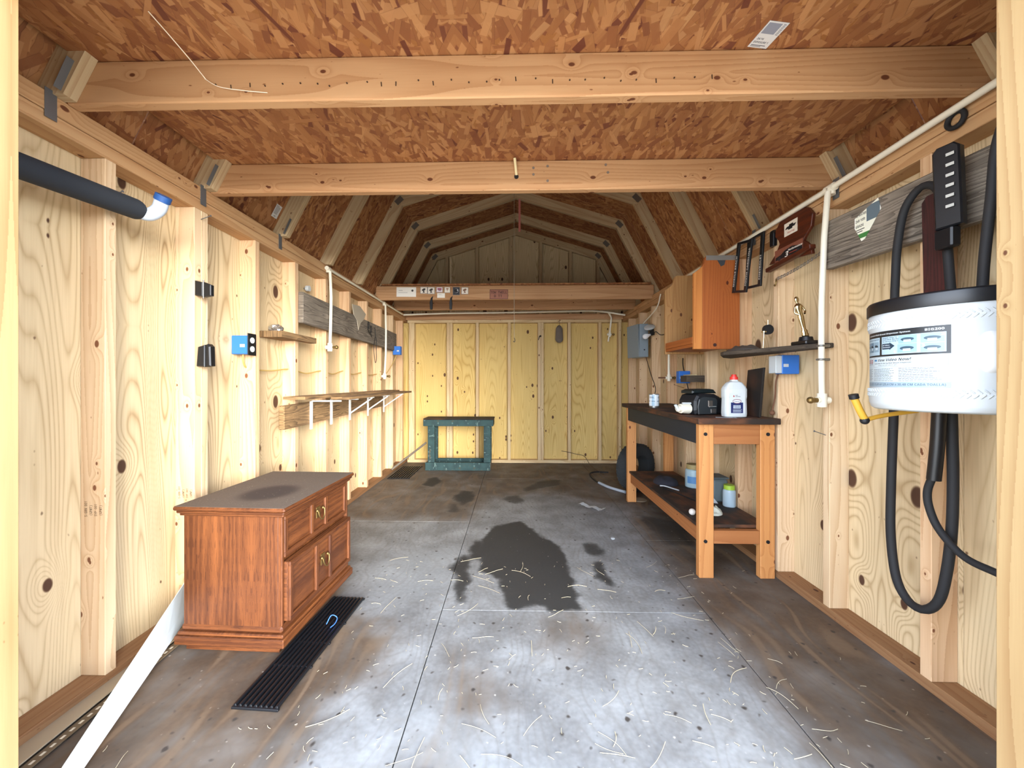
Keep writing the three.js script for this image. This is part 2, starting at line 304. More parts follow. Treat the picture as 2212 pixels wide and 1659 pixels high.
// floor of plywood sheets
{
  const fl = structure('floor', 'grey worn plywood shed floor with oil stains', 'floor'), { X0, XW, D0, DW } = T.floorMap;
  const mat = new THREE.MeshStandardMaterial({ map: T.floor, roughness: 0.74, bumpMap: T.floorBump, bumpScale: 0.0012 });
  const lay = (x0, x1, d0, d1) => {
    const m = boardD(fl, 'floor_panel', mat, x0 + GAP / 2, x1 - GAP / 2, -0.018, 0, d0 + GAP / 2, d1 - GAP / 2, 0, 0.0015), g = m.geometry, p = g.attributes.position, uv = g.attributes.uv;
    for (let i = 0; i < p.count; i++) uv.setXY(i, (p.getX(i) + m.position.x - X0) / XW, (-(p.getZ(i) + m.position.z) - D0) / DW);
  };
  lay(-1.52, -0.335, 0.74, 2.91); lay(-1.52, -0.335, 2.91, 5.12);
  lay(-0.335, 0.885, 0.74, 1.786); lay(-0.335, 0.885, 1.786, 4.22); lay(-0.335, 0.885, 4.22, 5.12);
  lay(0.885, 1.52, 0.74, 2.6); lay(0.885, 1.52, 2.6, 5.12);
  boardD(fl, 'subfloor', flat(0x2e2822, 0.95), -1.52, 1.52, -0.3, -0.0185, 0.74, 5.12);
}
// side walls
function sideWall(s, name, label, studs) {
  const w = structure(name, label, 'wall');
  const X = (a, b) => (s < 0 ? [-b, -a] : [a, b]);
  for (const [a, b] of [[0.74, 1.33], [1.33, 2.55], [2.55, 3.77], [3.77, 5.12]]) boardD(w, 'panel', M.plySide, ...X(SH, 1.53), -0.02, 2.0, a + 0.001, b - 0.001, 1, 0.001);
  boardD(w, 'bottom_plate', M.dirtyPlate, ...X(W, SH), 0, 0.038, 0.83, DB + 0.088, 2);
  boardD(w, 'top_plate', M.plate, ...X(W, SH), ST, 1.892, 0.83, DB + 0.088, 2);
  boardD(w, 'top_plate', M.plate, ...X(W - 0.004, SH), 1.893, PT, 0.83, DB + 0.088, 2);
  for (const d of studs) boardD(w, 'stud', stud(), ...X(W + rr(0, 0.003), SH), 0.038, ST, d, d + 0.038, 1);
  return w;
}
sideWall(-1, 'wall_left', 'left shed wall of pale plywood with bare studs', [0.86, 1.31, 1.685, 1.724, 2.09, 2.48, 2.89, 3.3, 3.7, 4.1, 4.5, 4.9]);
sideWall(1, 'wall_right', 'right shed wall of pale plywood with bare studs', [0.9, 1.346, 1.772, 2.11, 2.48, 2.87, 3.22, 3.6, 4.0, 4.4, 4.8]);

// gable outline of the barn roof (inner side of the sheathing), around x = 0.03
const RX = 0.03, ribOut = [[-1.515, PT], [-1.1, 2.745], [0, 3.08]], ribIn = [[-1.415, PT], [-1.04, 2.66], [0, 2.985]];
{
  const b = structure('wall_back', 'back shed wall of pale plywood with narrow battens and dark gable', 'wall');
  for (const [a, c] of [[-1.53, -0.842], [-0.842, 0.352], [0.352, 1.53]]) boardD(b, 'panel', M.plyBack, a + 0.001, c - 0.001, -0.02, PT, DB + 0.089, DB + 0.104, 1, 0.001);
  boardD(b, 'bottom_plate', M.studBack, -1.4, 1.4, 0, 0.038, DB, DB + 0.088, 0);
  boardD(b, 'top_plate', M.studBack, -1.4, 1.4, 1.834, 1.872, DB, DB + 0.088, 0);
  boardD(b, 'top_plate', M.joist, -1.42, 1.42, 1.874, PT, DB + 0.004, DB + 0.088, 0);
  for (const x of [-1.38, -1.345, -0.881, -0.842, -0.497, -0.079, 0.314, 0.353, 0.706, 1.104, 1.36]) boardD(b, 'stud', M.studBack, x, x + 0.0375, 0.038, 1.834, DB + rr(0, 0.004), DB + 0.088, 1);
  const o = ribOut.map(([x, y]) => [x + RX, y]), m = ribOut.slice(0, 2).reverse().map(([x, y]) => [RX - x, y]);
  for (const [x0, x1] of [[-1.52, -0.842], [-0.84, 0.352], [0.354, 1.58]]) { // gable sheathing, clipped to the outline
    const top = (x) => { const q = Math.abs(x - RX); return q < 1.1 ? 3.08 - (3.08 - 2.745) * q / 1.1 : 2.745 - (q - 1.1) / 0.415 * 0.795; };
    const pts = [[x0, PT]]; for (const x of [x0, -1.07, 0.03, 1.13, x1]) if (x >= x0 && x <= x1 && top(x) > PT + 0.001) pts.push([x, top(x)]); pts.push([x1, PT]);
    mesh(b, 'gable_panel', grainUV(prism(pts, 0.014), 1), M.plySide, [0, 0, -(DB + 0.1)]);
  }
  for (const x of [-0.9, -0.5, -0.06, 0.33, 0.72, 1.08]) { const q = Math.abs(x + 0.02 - RX), t = q < 1.04 ? 2.985 - 0.325 * q / 1.04 : 2.66; boardD(b, 'gable_stud', M.rafter, x, x + 0.038, PT, t, DB + 0.004, DB + 0.088, 1); }
}
// front wall with the wide door opening
{
  const f = structure('wall_front', 'front shed wall framing the open doorway', 'wall');
  boardD(f, 'jamb', M.jamb, -1.14, -1.098, 0, 1.93, 0.742, 0.83, 1); boardD(f, 'jamb', M.jamb, 1.01, 1.052, 0, 1.93, 0.742, 0.83, 1);
  boardD(f, 'panel', M.plySide, -1.53, -1.141, -0.02, PT, 0.742, 0.82, 1); boardD(f, 'panel', M.plySide, 1.053, 1.53, -0.02, PT, 0.742, 0.82, 1);
  boardD(f, 'header', M.joist, -1.14, 1.052, 1.932, 2.06, 0.742, 0.83, 0);
  const o = [[-1.515, PT + 0.001], ...ribOut.slice(1), [1.1, 2.745], [1.515, PT + 0.001]].map(([x, y]) => [x + RX, y]);
  mesh(f, 'gable_panel', grainUV(prism(o, 0.012, 0, []), 1), M.plySide, [0, 0, -0.734]);
}
// roof, rafters, lofts
{
  const c = structure('ceiling', 'barn-style roof of strand board on bare rafters with lofts', 'ceiling');
  const dirs = [[ribOut[0], ribOut[1], 'roof_panel'], [ribOut[1], ribOut[2], 'roof_panel']];
  for (const s of [-1, 1]) for (const [a, b2] of dirs) {
    const ax = RX - s * a[0] * 1 * (1), bx = RX - s * b2[0], len = Math.hypot(bx - ax, b2[1] - a[1]) + 0.012, ang = Math.atan2(b2[1] - a[1], bx - ax);
    const nx = Math.sin(ang) * s * 1, mx = (ax + bx) / 2 + Math.sign(s) * Math.abs(Math.sin(ang)) * 0.0075, my = (a[1] + b2[1]) / 2 + Math.abs(Math.cos(ang)) * 0.0075;
    for (const [d0, d1] of [[0.72, 1.45], [1.45, 2.67], [2.67, 3.89], [3.89, 5.14]]) mesh(c, 'roof_panel', cbox(len, 0.014, d1 - d0 - 0.003, 0.001, 2), M.osb, [mx, my, -(d0 + d1) / 2], [0, 0, ang]);
  }
  const plateMat = flat(0x6e6860, 0.6, { metalness: 0.4 });
  for (const d of [1.152, 1.73, 2.31, 2.88, 3.46, 4.03, 4.6, 5.04]) for (const s of [-1, 1]) {
    const m2 = (p) => [RX - s * p[0] * 1, p[1]], low = [ribOut[0], ribIn[0], ribIn[1], ribOut[1]].map((p) => [RX + s * -p[0], p[1]]), up = [ribOut[1], ribIn[1], ribIn[2], ribOut[2]].map((p) => [RX + s * -p[0], p[1]]);
    for (const q of [low, up]) {
      // local frame along the rafter so that the grain follows it
      const a = new THREE.Vector2(...q[1]), b = new THREE.Vector2(...q[2]), ang = Math.atan2(b.y - a.y, b.x - a.x), pts = q.map(([x, y]) => { const v = new THREE.Vector2(x - a.x, y - a.y).rotateAround(new THREE.Vector2(), -ang); return [v.x, v.y]; });
      mesh(c, 'rafter', grainUV(prism(pts, 0.038, 0.0015), 0), M.rafter, [a.x, a.y, -(d + 0.019)], [0, 0, ang]);
    }
    mesh(c, 'nail_plate', cbox(0.05, 0.075, 0.003, 0.001), plateMat, [RX + s * 1.068, 2.703, -(d - 0.0015)], [0, 0, s * 0.8]);
  }
  for (const d of [1.19, 1.768]) boardD(c, 'joist', M.joist, -1.42, 1.44, 1.945, 2.08, d, d + 0.038, 0, 0.004);
  for (const [d, y0, y1] of [[3.985, 1.915, 2.06], [4.58, 1.92, 2.06]]) boardD(c, 'joist', M.joist, -1.44, 1.44, Math.max(y0, 1.951 * 0 + y0), y1, d, d + 0.038, 0, 0.003);
  for (const [d0, d1] of [[0.84, 1.228], [1.231, 1.83]]) boardD(c, 'loft_panel', M.osb, -1.375, 1.4, 2.081, 2.096, d0, d1, 0, 0.001);
  boardD(c, 'loft_panel', M.osb, -1.37, 1.4, 2.062, 2.077, 3.96, 5.02, 0, 0.001);
  { // nails, dents and bruises along the first two beams
    const q = rngOf(31), ng = at(cyl(0.0022, 0.0022, 0.004, 8), 0, 0, 0, Math.PI / 2), dg = cbox(0.003, 0.014, 0.0012, 0.0004), nm = flat(0x3a2618, 0.7), kg = at(cyl(0.006, 0.006, 0.0014, 12), 0, 0, 0, Math.PI / 2);
    for (let i = 0; i < 30; i++) { const x = -0.95 + i * 0.053 + 0.02 * q(), y = 1.985 + 0.016 * q(); mesh(c, 'nail', q() < 0.35 ? dg : ng, nm, [x, y, -1.189], [0, 0, 0.3 * (q() - 0.5)]); }
    for (const [x, y] of [[0.09, 2.045], [0.155, 1.985], [0.155, 2.052], [0.09, 2.015], [0.42, 2.055], [0.43, 2.02]]) mesh(c, 'nail', kg, flat(0x7a6c62, 0.6), [x, y, -1.7672]);
  }
  // thin galvanised straps tying the rafters to the plates
  for (const d of [1.16, 1.74, 2.32]) for (const s of [-1, 1]) {
    const x = s < 0 ? -(W + 0.006) + 0 : W + 0.006;
    mesh(c, 'metal_strap', merge([at(cbox(0.0016, 0.09, 0.032, 0.0004), s * (W - 0.0055), 1.915, 0), at(cbox(0.0016, 0.1, 0.032, 0.0004), s * (W + 0.012 - 0.035) + (s > 0 ? RX : RX), 2.005, 0, 0, 0, s * 0.44)]), M.steelDull, [0, 0, -(d - 0.012)]);
  }
}

// ================================================================ large furniture
// ---- two-drawer nightstand by the left wall (its front faces +x)
{
  const n = thing('nightstand', 'brown two-drawer nightstand with dusty top beside the left wall', 'nightstand', [-1.1, 0, 1.765], -0.035);
  const hx = 0.2, hz = 0.275; // half depth, half width
  board(n, 'plinth', M.dresser, -hx + 0.005, hx - 0.01, 0, 0.032, -hz + 0.01, hz - 0.005, 2);
  mesh(n, 'base_moulding', merge([at(cbox(0.445, 0.034, 0.592, 0.003, 2), 0, 0.049, 0), at(cbox(0.432, 0.014, 0.578, 0.004, 2), 0, 0.073, 0), at(cbox(0.415, 0.026, 0.562, 0.008, 2), 0, 0.093, 0)]), M.dresser);
  board(n, 'body', M.dresser, -hx, hx - 0.012, 0.09, 0.537, -hz, hz, 1);
  for (const z of [-hz, hz - 0.014]) board(n, 'corner_post', M.dresser, hx - 0.012, hx + 0.004, 0.106, 0.537, z, z + 0.014, 1);
  const top = mesh(n, 'top', merge([at(cbox(0.455, 0.016, 0.6, 0.005, 2), 0.002, 0.5665, 0), at(cbox(0.44, 0.012, 0.585, 0.004, 2), 0.002, 0.5525, 0), at(cbox(0.425, 0.012, 0.568, 0.003, 2), 0.002, 0.5415, 0)]), M.dresser);
  // dust lies over the top, with a dark oval patch where something stood
  const dustC = canvas(384, 512); { const g = dustC.getContext('2d'), q = rngOf(5); g.fillStyle = 'rgb(96,82,70)'; g.fillRect(0, 0, 384, 512); for (let i = 0; i < 9000; i++) { const v = 66 + 60 * q(); g.fillStyle = `rgba(${v},${v * 0.88},${v * 0.77},0.35)`; g.fillRect(q() * 384, q() * 512, 1 + 3 * q(), 1 + 3 * q()); } g.filter = 'blur(14px)'; g.fillStyle = 'rgba(50,38,32,0.8)'; g.beginPath(); g.ellipse(215, 335, 88, 100, 0.2, 0, 7); g.fill(); g.filter = 'none'; for (let i = 0; i < 60; i++) { g.fillStyle = 'rgba(200,190,170,0.7)'; g.fillRect(q() * 384, q() * 512, 2, 1 + 2 * q()); } }
  const dg = new THREE.BoxGeometry(0.447, 0.0008, 0.592), dm = mesh(top, 'dust_layer', dg, new THREE.MeshStandardMaterial({ map: texOf(dustC), roughness: 0.95 }), [0.002, 0.575, 0]); dm.userData.label = 'grey dust film with a dark oval patch';
  for (const [y0, y1, out] of [[0.368, 0.532, 0], [0.118, 0.352, 0.022]]) {
    const d = part(n, 'drawer'), x = hx - 0.012 + out, z0 = -hz + 0.016, z1 = hz - 0.016, h = y1 - y0;
    board(d, 'front_panel', M.dresser, x - 0.014, x + 0.006, y0, y1, z0, z1, 2);
    for (const [a, b] of [[y0, y0 + 0.022], [y1 - 0.018, y1]]) board(d, 'rail', M.dresser, x + 0.006, x + 0.018, a, b, z0, z1, 2, 0.003);
    const zs = [z0, z0 + 0.19, z1 - 0.21, z1 - 0.022]; for (const z of zs) board(d, 'stile', M.dresser, x + 0.006, x + 0.0178, y0 + 0.018, y1 - 0.014, z, z + 0.022, 1, 0.003);
    const cy = (y0 + y1) / 2 + 0.012, zc = 0.0, xo = x + 0.006;
    const bail = []; for (let i = 0; i <= 10; i++) { const t = Math.PI * (i / 10); bail.push(new THREE.Vector3(xo + 0.018 + 0.006 * Math.sin(t), cy + 0.012 - 0.042 * Math.sin(t), zc - 0.026 * Math.cos(t))); }
    const hd = mesh(d, 'handle', merge([tubeGeo(bail, 0.0032, 24, 6), at(cbox(0.004, 0.05, 0.034, 0.0015), xo + 0.002, cy, zc), at(new THREE.SphereGeometry(0.007, 10, 8), xo + 0.012, cy + 0.013, zc - 0.025), at(new THREE.SphereGeometry(0.007, 10, 8), xo + 0.012, cy + 0.013, zc + 0.025)]), M.brass);
    hd.userData.label = 'brass bail pull';
    if (out) board(d, 'drawer_box', M.bench, hx - 0.03, x - 0.014, y0 + 0.02, y1 - 0.03, z0 + 0.01, z1 - 0.01, 2);
  }
}
// ---- work bench against the right wall
{
  const b = thing('workbench', 'orange-brown wooden workbench with dark top against the right wall', 'workbench', [1.2, 0, 2.8]);
  const L = (x) => x - 1.2, Z = (d) => 2.8 - d;
  board(b, 'top', M.grime, L(0.985), L(1.42), 0.835, 0.867, Z(3.53), Z(2.075), 2, 0.003);
  for (const [x, d] of [[1.004, 2.105], [1.33, 2.105], [1.004, 3.42], [1.33, 3.42]]) board(b, 'leg', M.bench, L(x), L(x + 0.078), 0, 0.834, Z(d + 0.04), Z(d), 1, 0.003);
  const ap = board(b, 'front_apron', M.navy, L(1.008), L(1.028), 0.722, 0.833, Z(3.46), Z(2.146), 2); ap.userData.label = 'dark navy front apron';
  for (const d of [2.108, 3.42]) { board(b, 'upper_end_rail', M.benchDark, L(1.083), L(1.329), 0.725, 0.833, Z(d + 0.036), Z(d + 0.002), 0); board(b, 'lower_end_rail', M.benchDark, L(1.083), L(1.329), 0.185, 0.256, Z(d + 0.036), Z(d + 0.002), 0); }
  board(b, 'shelf_rail', M.benchDark, L(1.03), L(1.066), 0.172, 0.256, Z(3.42), Z(2.146), 2);
  board(b, 'shelf_rail', M.benchDark, L(1.345), L(1.381), 0.172, 0.256, Z(3.42), Z(2.146), 2);
  board(b, 'lower_shelf', M.grime, L(1.018), L(1.405), 0.257, 0.275, Z(3.42), Z(2.15), 2);
  for (const x of [1.036, 1.369]) for (const y of [0.78, 0.2]) mesh(b, 'bolt', merge([at(cyl(0.0095, 0.0095, 0.005, 14), 0, 0, 0, Math.PI / 2), at(cyl(0.005, 0.006, 0.006, 6), 0, 0, 0.004, Math.PI / 2)]), M.black, [L(x), y, Z(2.1035)]);
}
// ---- teal stand at the back wall
{
  const b = thing('teal_stand', 'chipped teal wooden stand with open frame at the back wall', 'stand', [-0.66, 0, 4.74]);
  const L = (x) => x + 0.66, Z = (d) => 4.74 - d;
  const tp = board(b, 'top', M.tealTop, L(-1.085), L(-0.24), 0.606, 0.622, Z(4.86), Z(4.585), 0, 0.003); tp.userData.label = 'worn dark top board';
  board(b, 'top_rail', M.teal, L(-1.085), L(-0.245), 0.53, 0.605, Z(4.62), Z(4.582), 0, 0.003); board(b, 'top_rail', M.teal, L(-1.085), L(-0.245), 0.53, 0.605, Z(4.86), Z(4.825), 0, 0.003);
  for (const x of [-1.085, -0.283]) board(b, 'top_end', M.teal, L(x), L(x + 0.038), 0.53, 0.605, Z(4.824), Z(4.621), 2, 0.003);
  for (const [x, d] of [[-1.034, 4.6], [-0.36, 4.6], [-1.034, 4.79], [-0.36, 4.79]]) board(b, 'leg', M.teal, L(x), L(x + 0.083), 0.092, 0.53, Z(d + 0.04), Z(d), 1, 0.003);
  board(b, 'bottom_rail', M.teal, L(-1.06), L(-0.28), 0.001, 0.095, Z(4.61), Z(4.575), 0, 0.003); board(b, 'bottom_rail', M.teal, L(-1.06), L(-0.28), 0.001, 0.095, Z(4.87), Z(4.835), 0, 0.003);
  for (const x of [-1.06, -0.318]) board(b, 'bottom_end', M.grey, L(x), L(x + 0.04), 0.001, 0.09, Z(4.834), Z(4.611), 2, 0.003);
}
// ---- white paper-towel bucket hung at the right of the doorway
{
  const b = thing('towel_bucket', 'white towel bucket with black lid and printed label', 'bucket', [1.213, 0.985, 1.085]);
  const r = 0.172;
  mesh(b, 'body', lathe([[0, 0.0], [r - 0.012, 0.0], [r - 0.004, 0.006], [r - 0.001, 0.016], [r, 0.018], [r + 0.002, 0.04], [r + 0.002, 0.058], [r - 0.002, 0.064], [r - 0.002, 0.222], [r + 0.002, 0.228], [r + 0.003, 0.262], [r + 0.001, 0.272], [r - 0.004, 0.276]], 64), M.white);
  const tread = []; { const q = 44; for (const y0 of [0.049, 0.245]) for (let i = 0; i < q; i++) for (const [dy, tl] of [[0.006, 0.75], [-0.006, -0.75]]) { const th = -2.4 + i / q * 2.9 + (dy > 0 ? 0 : 0.033), g = new THREE.CapsuleGeometry(0.0016, 0.01, 2, 5); g.rotateZ(tl); g.translate(0, 0, r + 0.0025); g.rotateY(th); g.translate(0, y0 + dy, 0); tread.push(g); } }
  mesh(b, 'tread_band', merge(tread), M.white).userData.label = 'raised tread-plate pattern';
  mesh(b, 'lid', lathe([[0.0, 0.312], [r - 0.03, 0.312], [r + 0.002, 0.308], [r + 0.006, 0.302], [r + 0.006, 0.272], [r + 0.001, 0.271], [r - 0.006, 0.274]], 64), M.blackPlastic);
  // printed label (the square code is left out)
  const c = canvas(1024, 880), g = c.getContext('2d'); const q = rngOf(9);
  g.fillStyle = '#eef4f6'; g.fillRect(0, 0, 1024, 880); g.fillStyle = '#23262a'; g.fillRect(0, 0, 1024, 400);
  g.fillStyle = '#fff'; g.font = 'bold 30px sans-serif'; g.fillText('Convenient Wall Mount Dispenser System', 110, 58); g.font = 'bold 44px sans-serif'; g.fillText('BIG200', 830, 62);
  g.fillStyle = '#cfe3ee'; g.fillRect(20, 92, 340, 280); g.fillRect(392, 92, 600, 280);
  g.fillStyle = '#2a3a4c'; g.font = 'bold 26px sans-serif'; g.fillText('2-Way Wall Mount Dispenser!', 30, 130, 320); g.fillText('Simple Step To', 404, 122); g.fillText('TOOLBOX Bucket', 404, 150); g.fillText('To Secure Any Cord', 404, 178);
  for (let i = 0; i < 3; i++) { g.fillStyle = ['#8ea8ba', '#7a98ac', '#a4bccb'][i]; g.fillRect(34 + i * 106, 160, 96, 160); g.fillStyle = '#30404e'; g.beginPath(); g.ellipse(82 + i * 106, 230, 36, 22, 0.3, 0, 7); g.fill(); g.fillStyle = '#dfeaf0'; g.fillRect(60 + i * 106, 245, 50, 40); }
  g.fillStyle = '#2e4254'; g.beginPath(); g.moveTo(400, 200); g.lineTo(500, 200); g.lineTo(500, 185); g.lineTo(560, 245); g.lineTo(500, 305); g.lineTo(500, 290); g.lineTo(400, 290); g.fill(); g.fillStyle = '#fff'; g.font = 'bold 24px sans-serif'; g.fillText('It Takes', 408, 235); g.fillText('Seconds!', 408, 268);
  for (const [x, y, w, h] of [[600, 100, 170, 120], [590, 228, 180, 130], [800, 100, 180, 130], [800, 240, 180, 125]]) { g.fillStyle = '#a9c6d6'; g.fillRect(x, y, w, h); g.fillStyle = '#46606e'; g.beginPath(); g.ellipse(x + w / 2, y + h / 2, w * 0.36, h * 0.22, 0, 0, 7); g.fill(); g.fillStyle = '#e4eff4'; g.fillRect(x + w * 0.3, y + h * 0.55, w * 0.4, h * 0.3); }
  g.fillStyle = '#fff'; g.font = 'bold 60px sans-serif'; g.fillText('1', 545, 362); g.fillText('2', 950, 140); g.fillText('3', 805, 290);
  for (let i = 0; i < 3; i++) { g.fillStyle = '#b03434'; g.fillRect(30 + i * 66, 440, 46, 56); g.fillStyle = '#fff'; g.fillRect(44 + i * 66, 452, 18, 30); g.fillStyle = '#555'; g.fillRect(28 + i * 66, 506, 50, 6); g.fillRect(32 + i * 66, 520, 42, 4); }
  g.strokeStyle = '#9aa6ae'; g.lineWidth = 4; g.strokeRect(236, 412, 770, 150); g.fillStyle = '#3f8fc0'; g.fillRect(256, 440, 50, 30); g.fillStyle = '#222'; g.font = 'italic bold 58px sans-serif'; g.fillText('View Video Now!', 318, 476, 400); g.font = 'bold 26px sans-serif'; g.fillText('Learn How To Set Up Wall Mount Dispenser', 256, 516, 470); g.font = '20px sans-serif'; g.fillText('Simply scan QR code at right', 330, 544);
  for (let y = 590; y < 780; y += 17) { for (const [x0, w] of [[24, 190], [240, 330], [600, 360]]) { g.fillStyle = `rgba(40,50,62,${0.6 + 0.35 * q()})`; let x = x0; const end = x0 + w * (0.75 + 0.25 * q()); while (x < end) { const l = 8 + 30 * q(); g.fillRect(x, y, Math.min(l, end - x), 6); x += l + 6; } } }
  g.fillStyle = '#b4c3cf'; g.fillRect(0, 800, 1024, 80); g.fillStyle = '#5f7688'; g.font = 'bold 46px sans-serif'; g.fillText('CONT. NETO 15,49 m² (25,4 CM x 30,48 CM CADA TOALLA)', 40, 855, 950);
  const lg = new THREE.CylinderGeometry(r - 0.0008, r - 0.0008, 0.157, 40, 1, true, -2.3, 1.42); mesh(b, 'label', lg, new THREE.MeshStandardMaterial({ map: texOf(c), color: 0xc4cccf, roughness: 0.4 }), [0, 0.143, 0]).userData.label = 'printed instruction label';
  // moulded grip beside the label and white mounting arm
  mesh(b, 'grip', at(new THREE.CapsuleGeometry(0.026, 0.06, 6, 14), 0, 0, 0), flat(0xd6d8d8, 0.5), [Math.sin(-0.5) * (r - 0.018), 0.15, Math.cos(-0.5) * (r - 0.018)]);
  mesh(b, 'mount_arm', cbox(0.05, 0.19, 0.012, 0.003), M.white, [-0.02, 0.155, r + 0.03], [0, -0.35, 0]);
  mesh(b, 'arm_stripe', cbox(0.051, 0.008, 0.0125, 0.002), flat(0xc88a7c, 0.6), [-0.02, 0.14, r + 0.03], [0, -0.35, 0]);
  mesh(b, 'arm_hole', at(cyl(0.006, 0.006, 0.0135, 12), 0, 0, 0, Math.PI / 2), M.black, [-0.028, 0.165, r + 0.0265], [0, -0.35, 0]);
}
// ---- wooden wall cabinet on the right wall
{
  const c = thing('wall_cabinet', 'orange wooden wall cabinet with scalloped top rail', 'cabinet', [1.28, 1.265, 2.69]);
  const L = (x) => x - 1.28, Z = (d) => 2.69 - d, Y = (y) => y - 1.265;
  // side panels with a scalloped upper front corner; the paler front strip is glued on
  const main = [[1.187, 0.004], [1.42, 0.004], [1.42, 0.593], [1.224, 0.593], [1.212, 0.588], [1.204, 0.578], [1.199, 0.558], [1.194, 0.54], [1.187, 0.527]], strip = [[1.135, 0.004], [1.1865, 0.004], [1.1865, 0.526], [1.176, 0.514], [1.163, 0.504], [1.148, 0.492], [1.135, 0.484]];
  for (const d of [2.461, 2.921]) { mesh(c, 'side_panel', grainUV(prism(main.map(([x, y]) => [x - 1.28, y]), 0.022, 0.0015), 1), d < 2.5 ? M.cabinet : M.cabinetFront, [0, 0, Z(d)]); mesh(c, 'edge_strip', grainUV(prism(strip.map(([x, y]) => [x - 1.28, y]), 0.022, 0.0015), 1), d < 2.5 ? M.cabinetLight : M.cabinetFront, [0, 0, Z(d)]); }
  board(c, 'bottom_board', M.cabinet, L(1.137), L(1.42), 0.02, 0.04, Z(2.909), Z(2.4725), 2, 0.002);
  board(c, 'bottom_rail', M.cabinet, L(1.135), L(1.155), 0.041, 0.085, Z(2.909), Z(2.4725), 2, 0.002);
  board(c, 'back_rail', M.cabinetFront, L(1.405), L(1.42), 0.46, 0.56, Z(2.909), Z(2.4725), 2, 0.001);
  const tape = mesh(c, 'tape', cbox(0.2, 0.03, 0.002, 0.0008), flat(0x8d8984, 0.35, { metalness: 0.3 }), [L(1.31), Y(1.843), Z(2.4488)]); tape.userData.label = 'strip of silver tape';
  mesh(c, 'tape', prism([[0, 0], [0.05, 0], [0.042, -0.03], [0.022, -0.038]], 0.002), flat(0x3c4146, 0.5), [L(1.28), Y(1.827), Z(2.4485)]).userData.label = 'scrap of black tape';
  mesh(c, 'knot', at(cyl(0.011, 0.011, 0.0012, 14), 0, 0, 0, Math.PI / 2), flat(0x3a1c16, 0.6), [L(1.265), 0.03, Z(2.4496)]);
}

// ================================================================ left wall
{ // foam-covered pipe with grey elbow
  const a = V(-1.375, 1.66, 0.98), b = V(-1.372, 1.69, 1.36), p = thing('insulated_pipe', 'thick black foam-wrapped pipe with grey elbow on left wall', 'pipe', [-1.373, 1.675, 1.17]);
  const o = p.position, q = (v) => v.clone().sub(o);
  mesh(p, 'foam_sleeve', merge([rod(q(a), q(b), 0.036, 28), at(new THREE.SphereGeometry(0.036, 24, 12), q(b).x, q(b).y, q(b).z)]), M.foam);
  const e = [V(-1.37, 1.682, 1.37), V(-1.352, 1.683, 1.395), V(-1.325, 1.705, 1.405), V(-1.306, 1.738, 1.4)].map(q);
  mesh(p, 'elbow', tubeGeo(e, 0.0225, 24, 20), M.pvcGrey); const dir = e[3].clone().sub(e[2]).normalize();
  mesh(p, 'blue_rim', rod(e[3].clone().addScaledVector(dir, -0.004), e[3].clone().addScaledVector(dir, 0.018), 0.0255, 24), M.blueRim);
}
function nailAt(x, y, d, side, len = 0.04, r = 0.0018) { // a nail left sticking out of the timber; its label says where
  const n = new THREE.Vector3(-side * len, len * 0.35, 0);
  return merge([rod(new THREE.Vector3(0, 0, 0), n, r, 6), rod(n, n.clone().multiplyScalar(1.04), r * 2.4, 8)]);
}
solo('nail', 'bent nail above the black foam pipe', 'nail', nailAt(0, 0, 0, -1, 0.035), M.steelDull, [-1.424, 1.728, 1.335]);
solo('nail', 'nail in the second left stud under the top plate', 'nail', nailAt(0, 0, 0, -1, 0.045), M.steelDull, [-1.424, 1.803, 1.72]);
solo('nail', 'nail in the right stud low beside the bucket bracket pipe', 'nail', nailAt(0, 0, 0, 1, 0.05), M.steelDull, [1.424, 0.82, 1.79]);
solo('nail', 'long nail on the right wall above the small can', 'nail', nailAt(0, 0, 0, 1, 0.08), M.rust, [1.424, 1.01, 3.25]);
{ // black clip holder
  const k = thing('buckle_clip', 'black plastic buckle-shaped clip on the left stud', 'clip', [-1.425, 1.445, 1.70]);
  mesh(k, 'body', prism([[0, 0.006], [0.036, 0], [0.036, 0.064], [0, 0.072]], 0.03, 0.003), M.blackPlastic, [0, 0, 0]);
  mesh(k, 'flap', prism([[0.038, -0.002], [0.072, 0.004], [0.072, 0.052], [0.038, 0.066]], 0.022, 0.003), M.blackPlastic, [0, 0, 0.002]);
  mesh(k, 'pin', rod(new THREE.Vector3(0.037, -0.008, 0.01), new THREE.Vector3(0.037, 0.074, 0.01), 0.003, 8), M.steel);
}
{
  const k = thing('wedge_holder', 'black wedge-shaped plastic holder below the buckle clip', 'holder', [-1.425, 1.13, 1.71]);
  mesh(k, 'body', prism([[0.001, 0.004], [0.04, 0], [0.04, 0.1], [0.008, 0.09]], 0.036, 0.004), M.blackPlastic);
  mesh(k, 'lip', prism([[0.041, 0.0], [0.066, 0.004], [0.063, 0.092], [0.052, 0.104], [0.041, 0.1]], 0.034, 0.005), M.blackPlastic);
}
function outletBox(label, x, y, d, side, full) { // blue junction box nailed to a stud, open face towards the room
  const b = thing('electrical_box', label, 'electrical box', [x, y, d], 0);
  board(b, 'box', M.blueBox, -0.045, 0.045, 0, 0.1, -0.028, 0.028, 1, 0.003);
  mesh(b, 'print', cbox(0.026, 0.016, 0.0008, 0.0002), M.white, [side * 0.02 - 0.005, 0.045, 0.0284]);
  if (full) {
    board(b, 'cover_plate', M.blackPlastic, side > 0 ? 0.0455 : -0.05, side > 0 ? 0.05 : -0.0455, -0.006, 0.112, -0.032, 0.034, 1, 0.001);
    for (const yy of [0.028, 0.075]) mesh(b, 'outlet', at(cyl(0.016, 0.016, 0.003, 18), 0, 0, 0, 0, 0, Math.PI / 2), M.white, [side * 0.0515, yy, 0.001]);
  }
  return b;
}
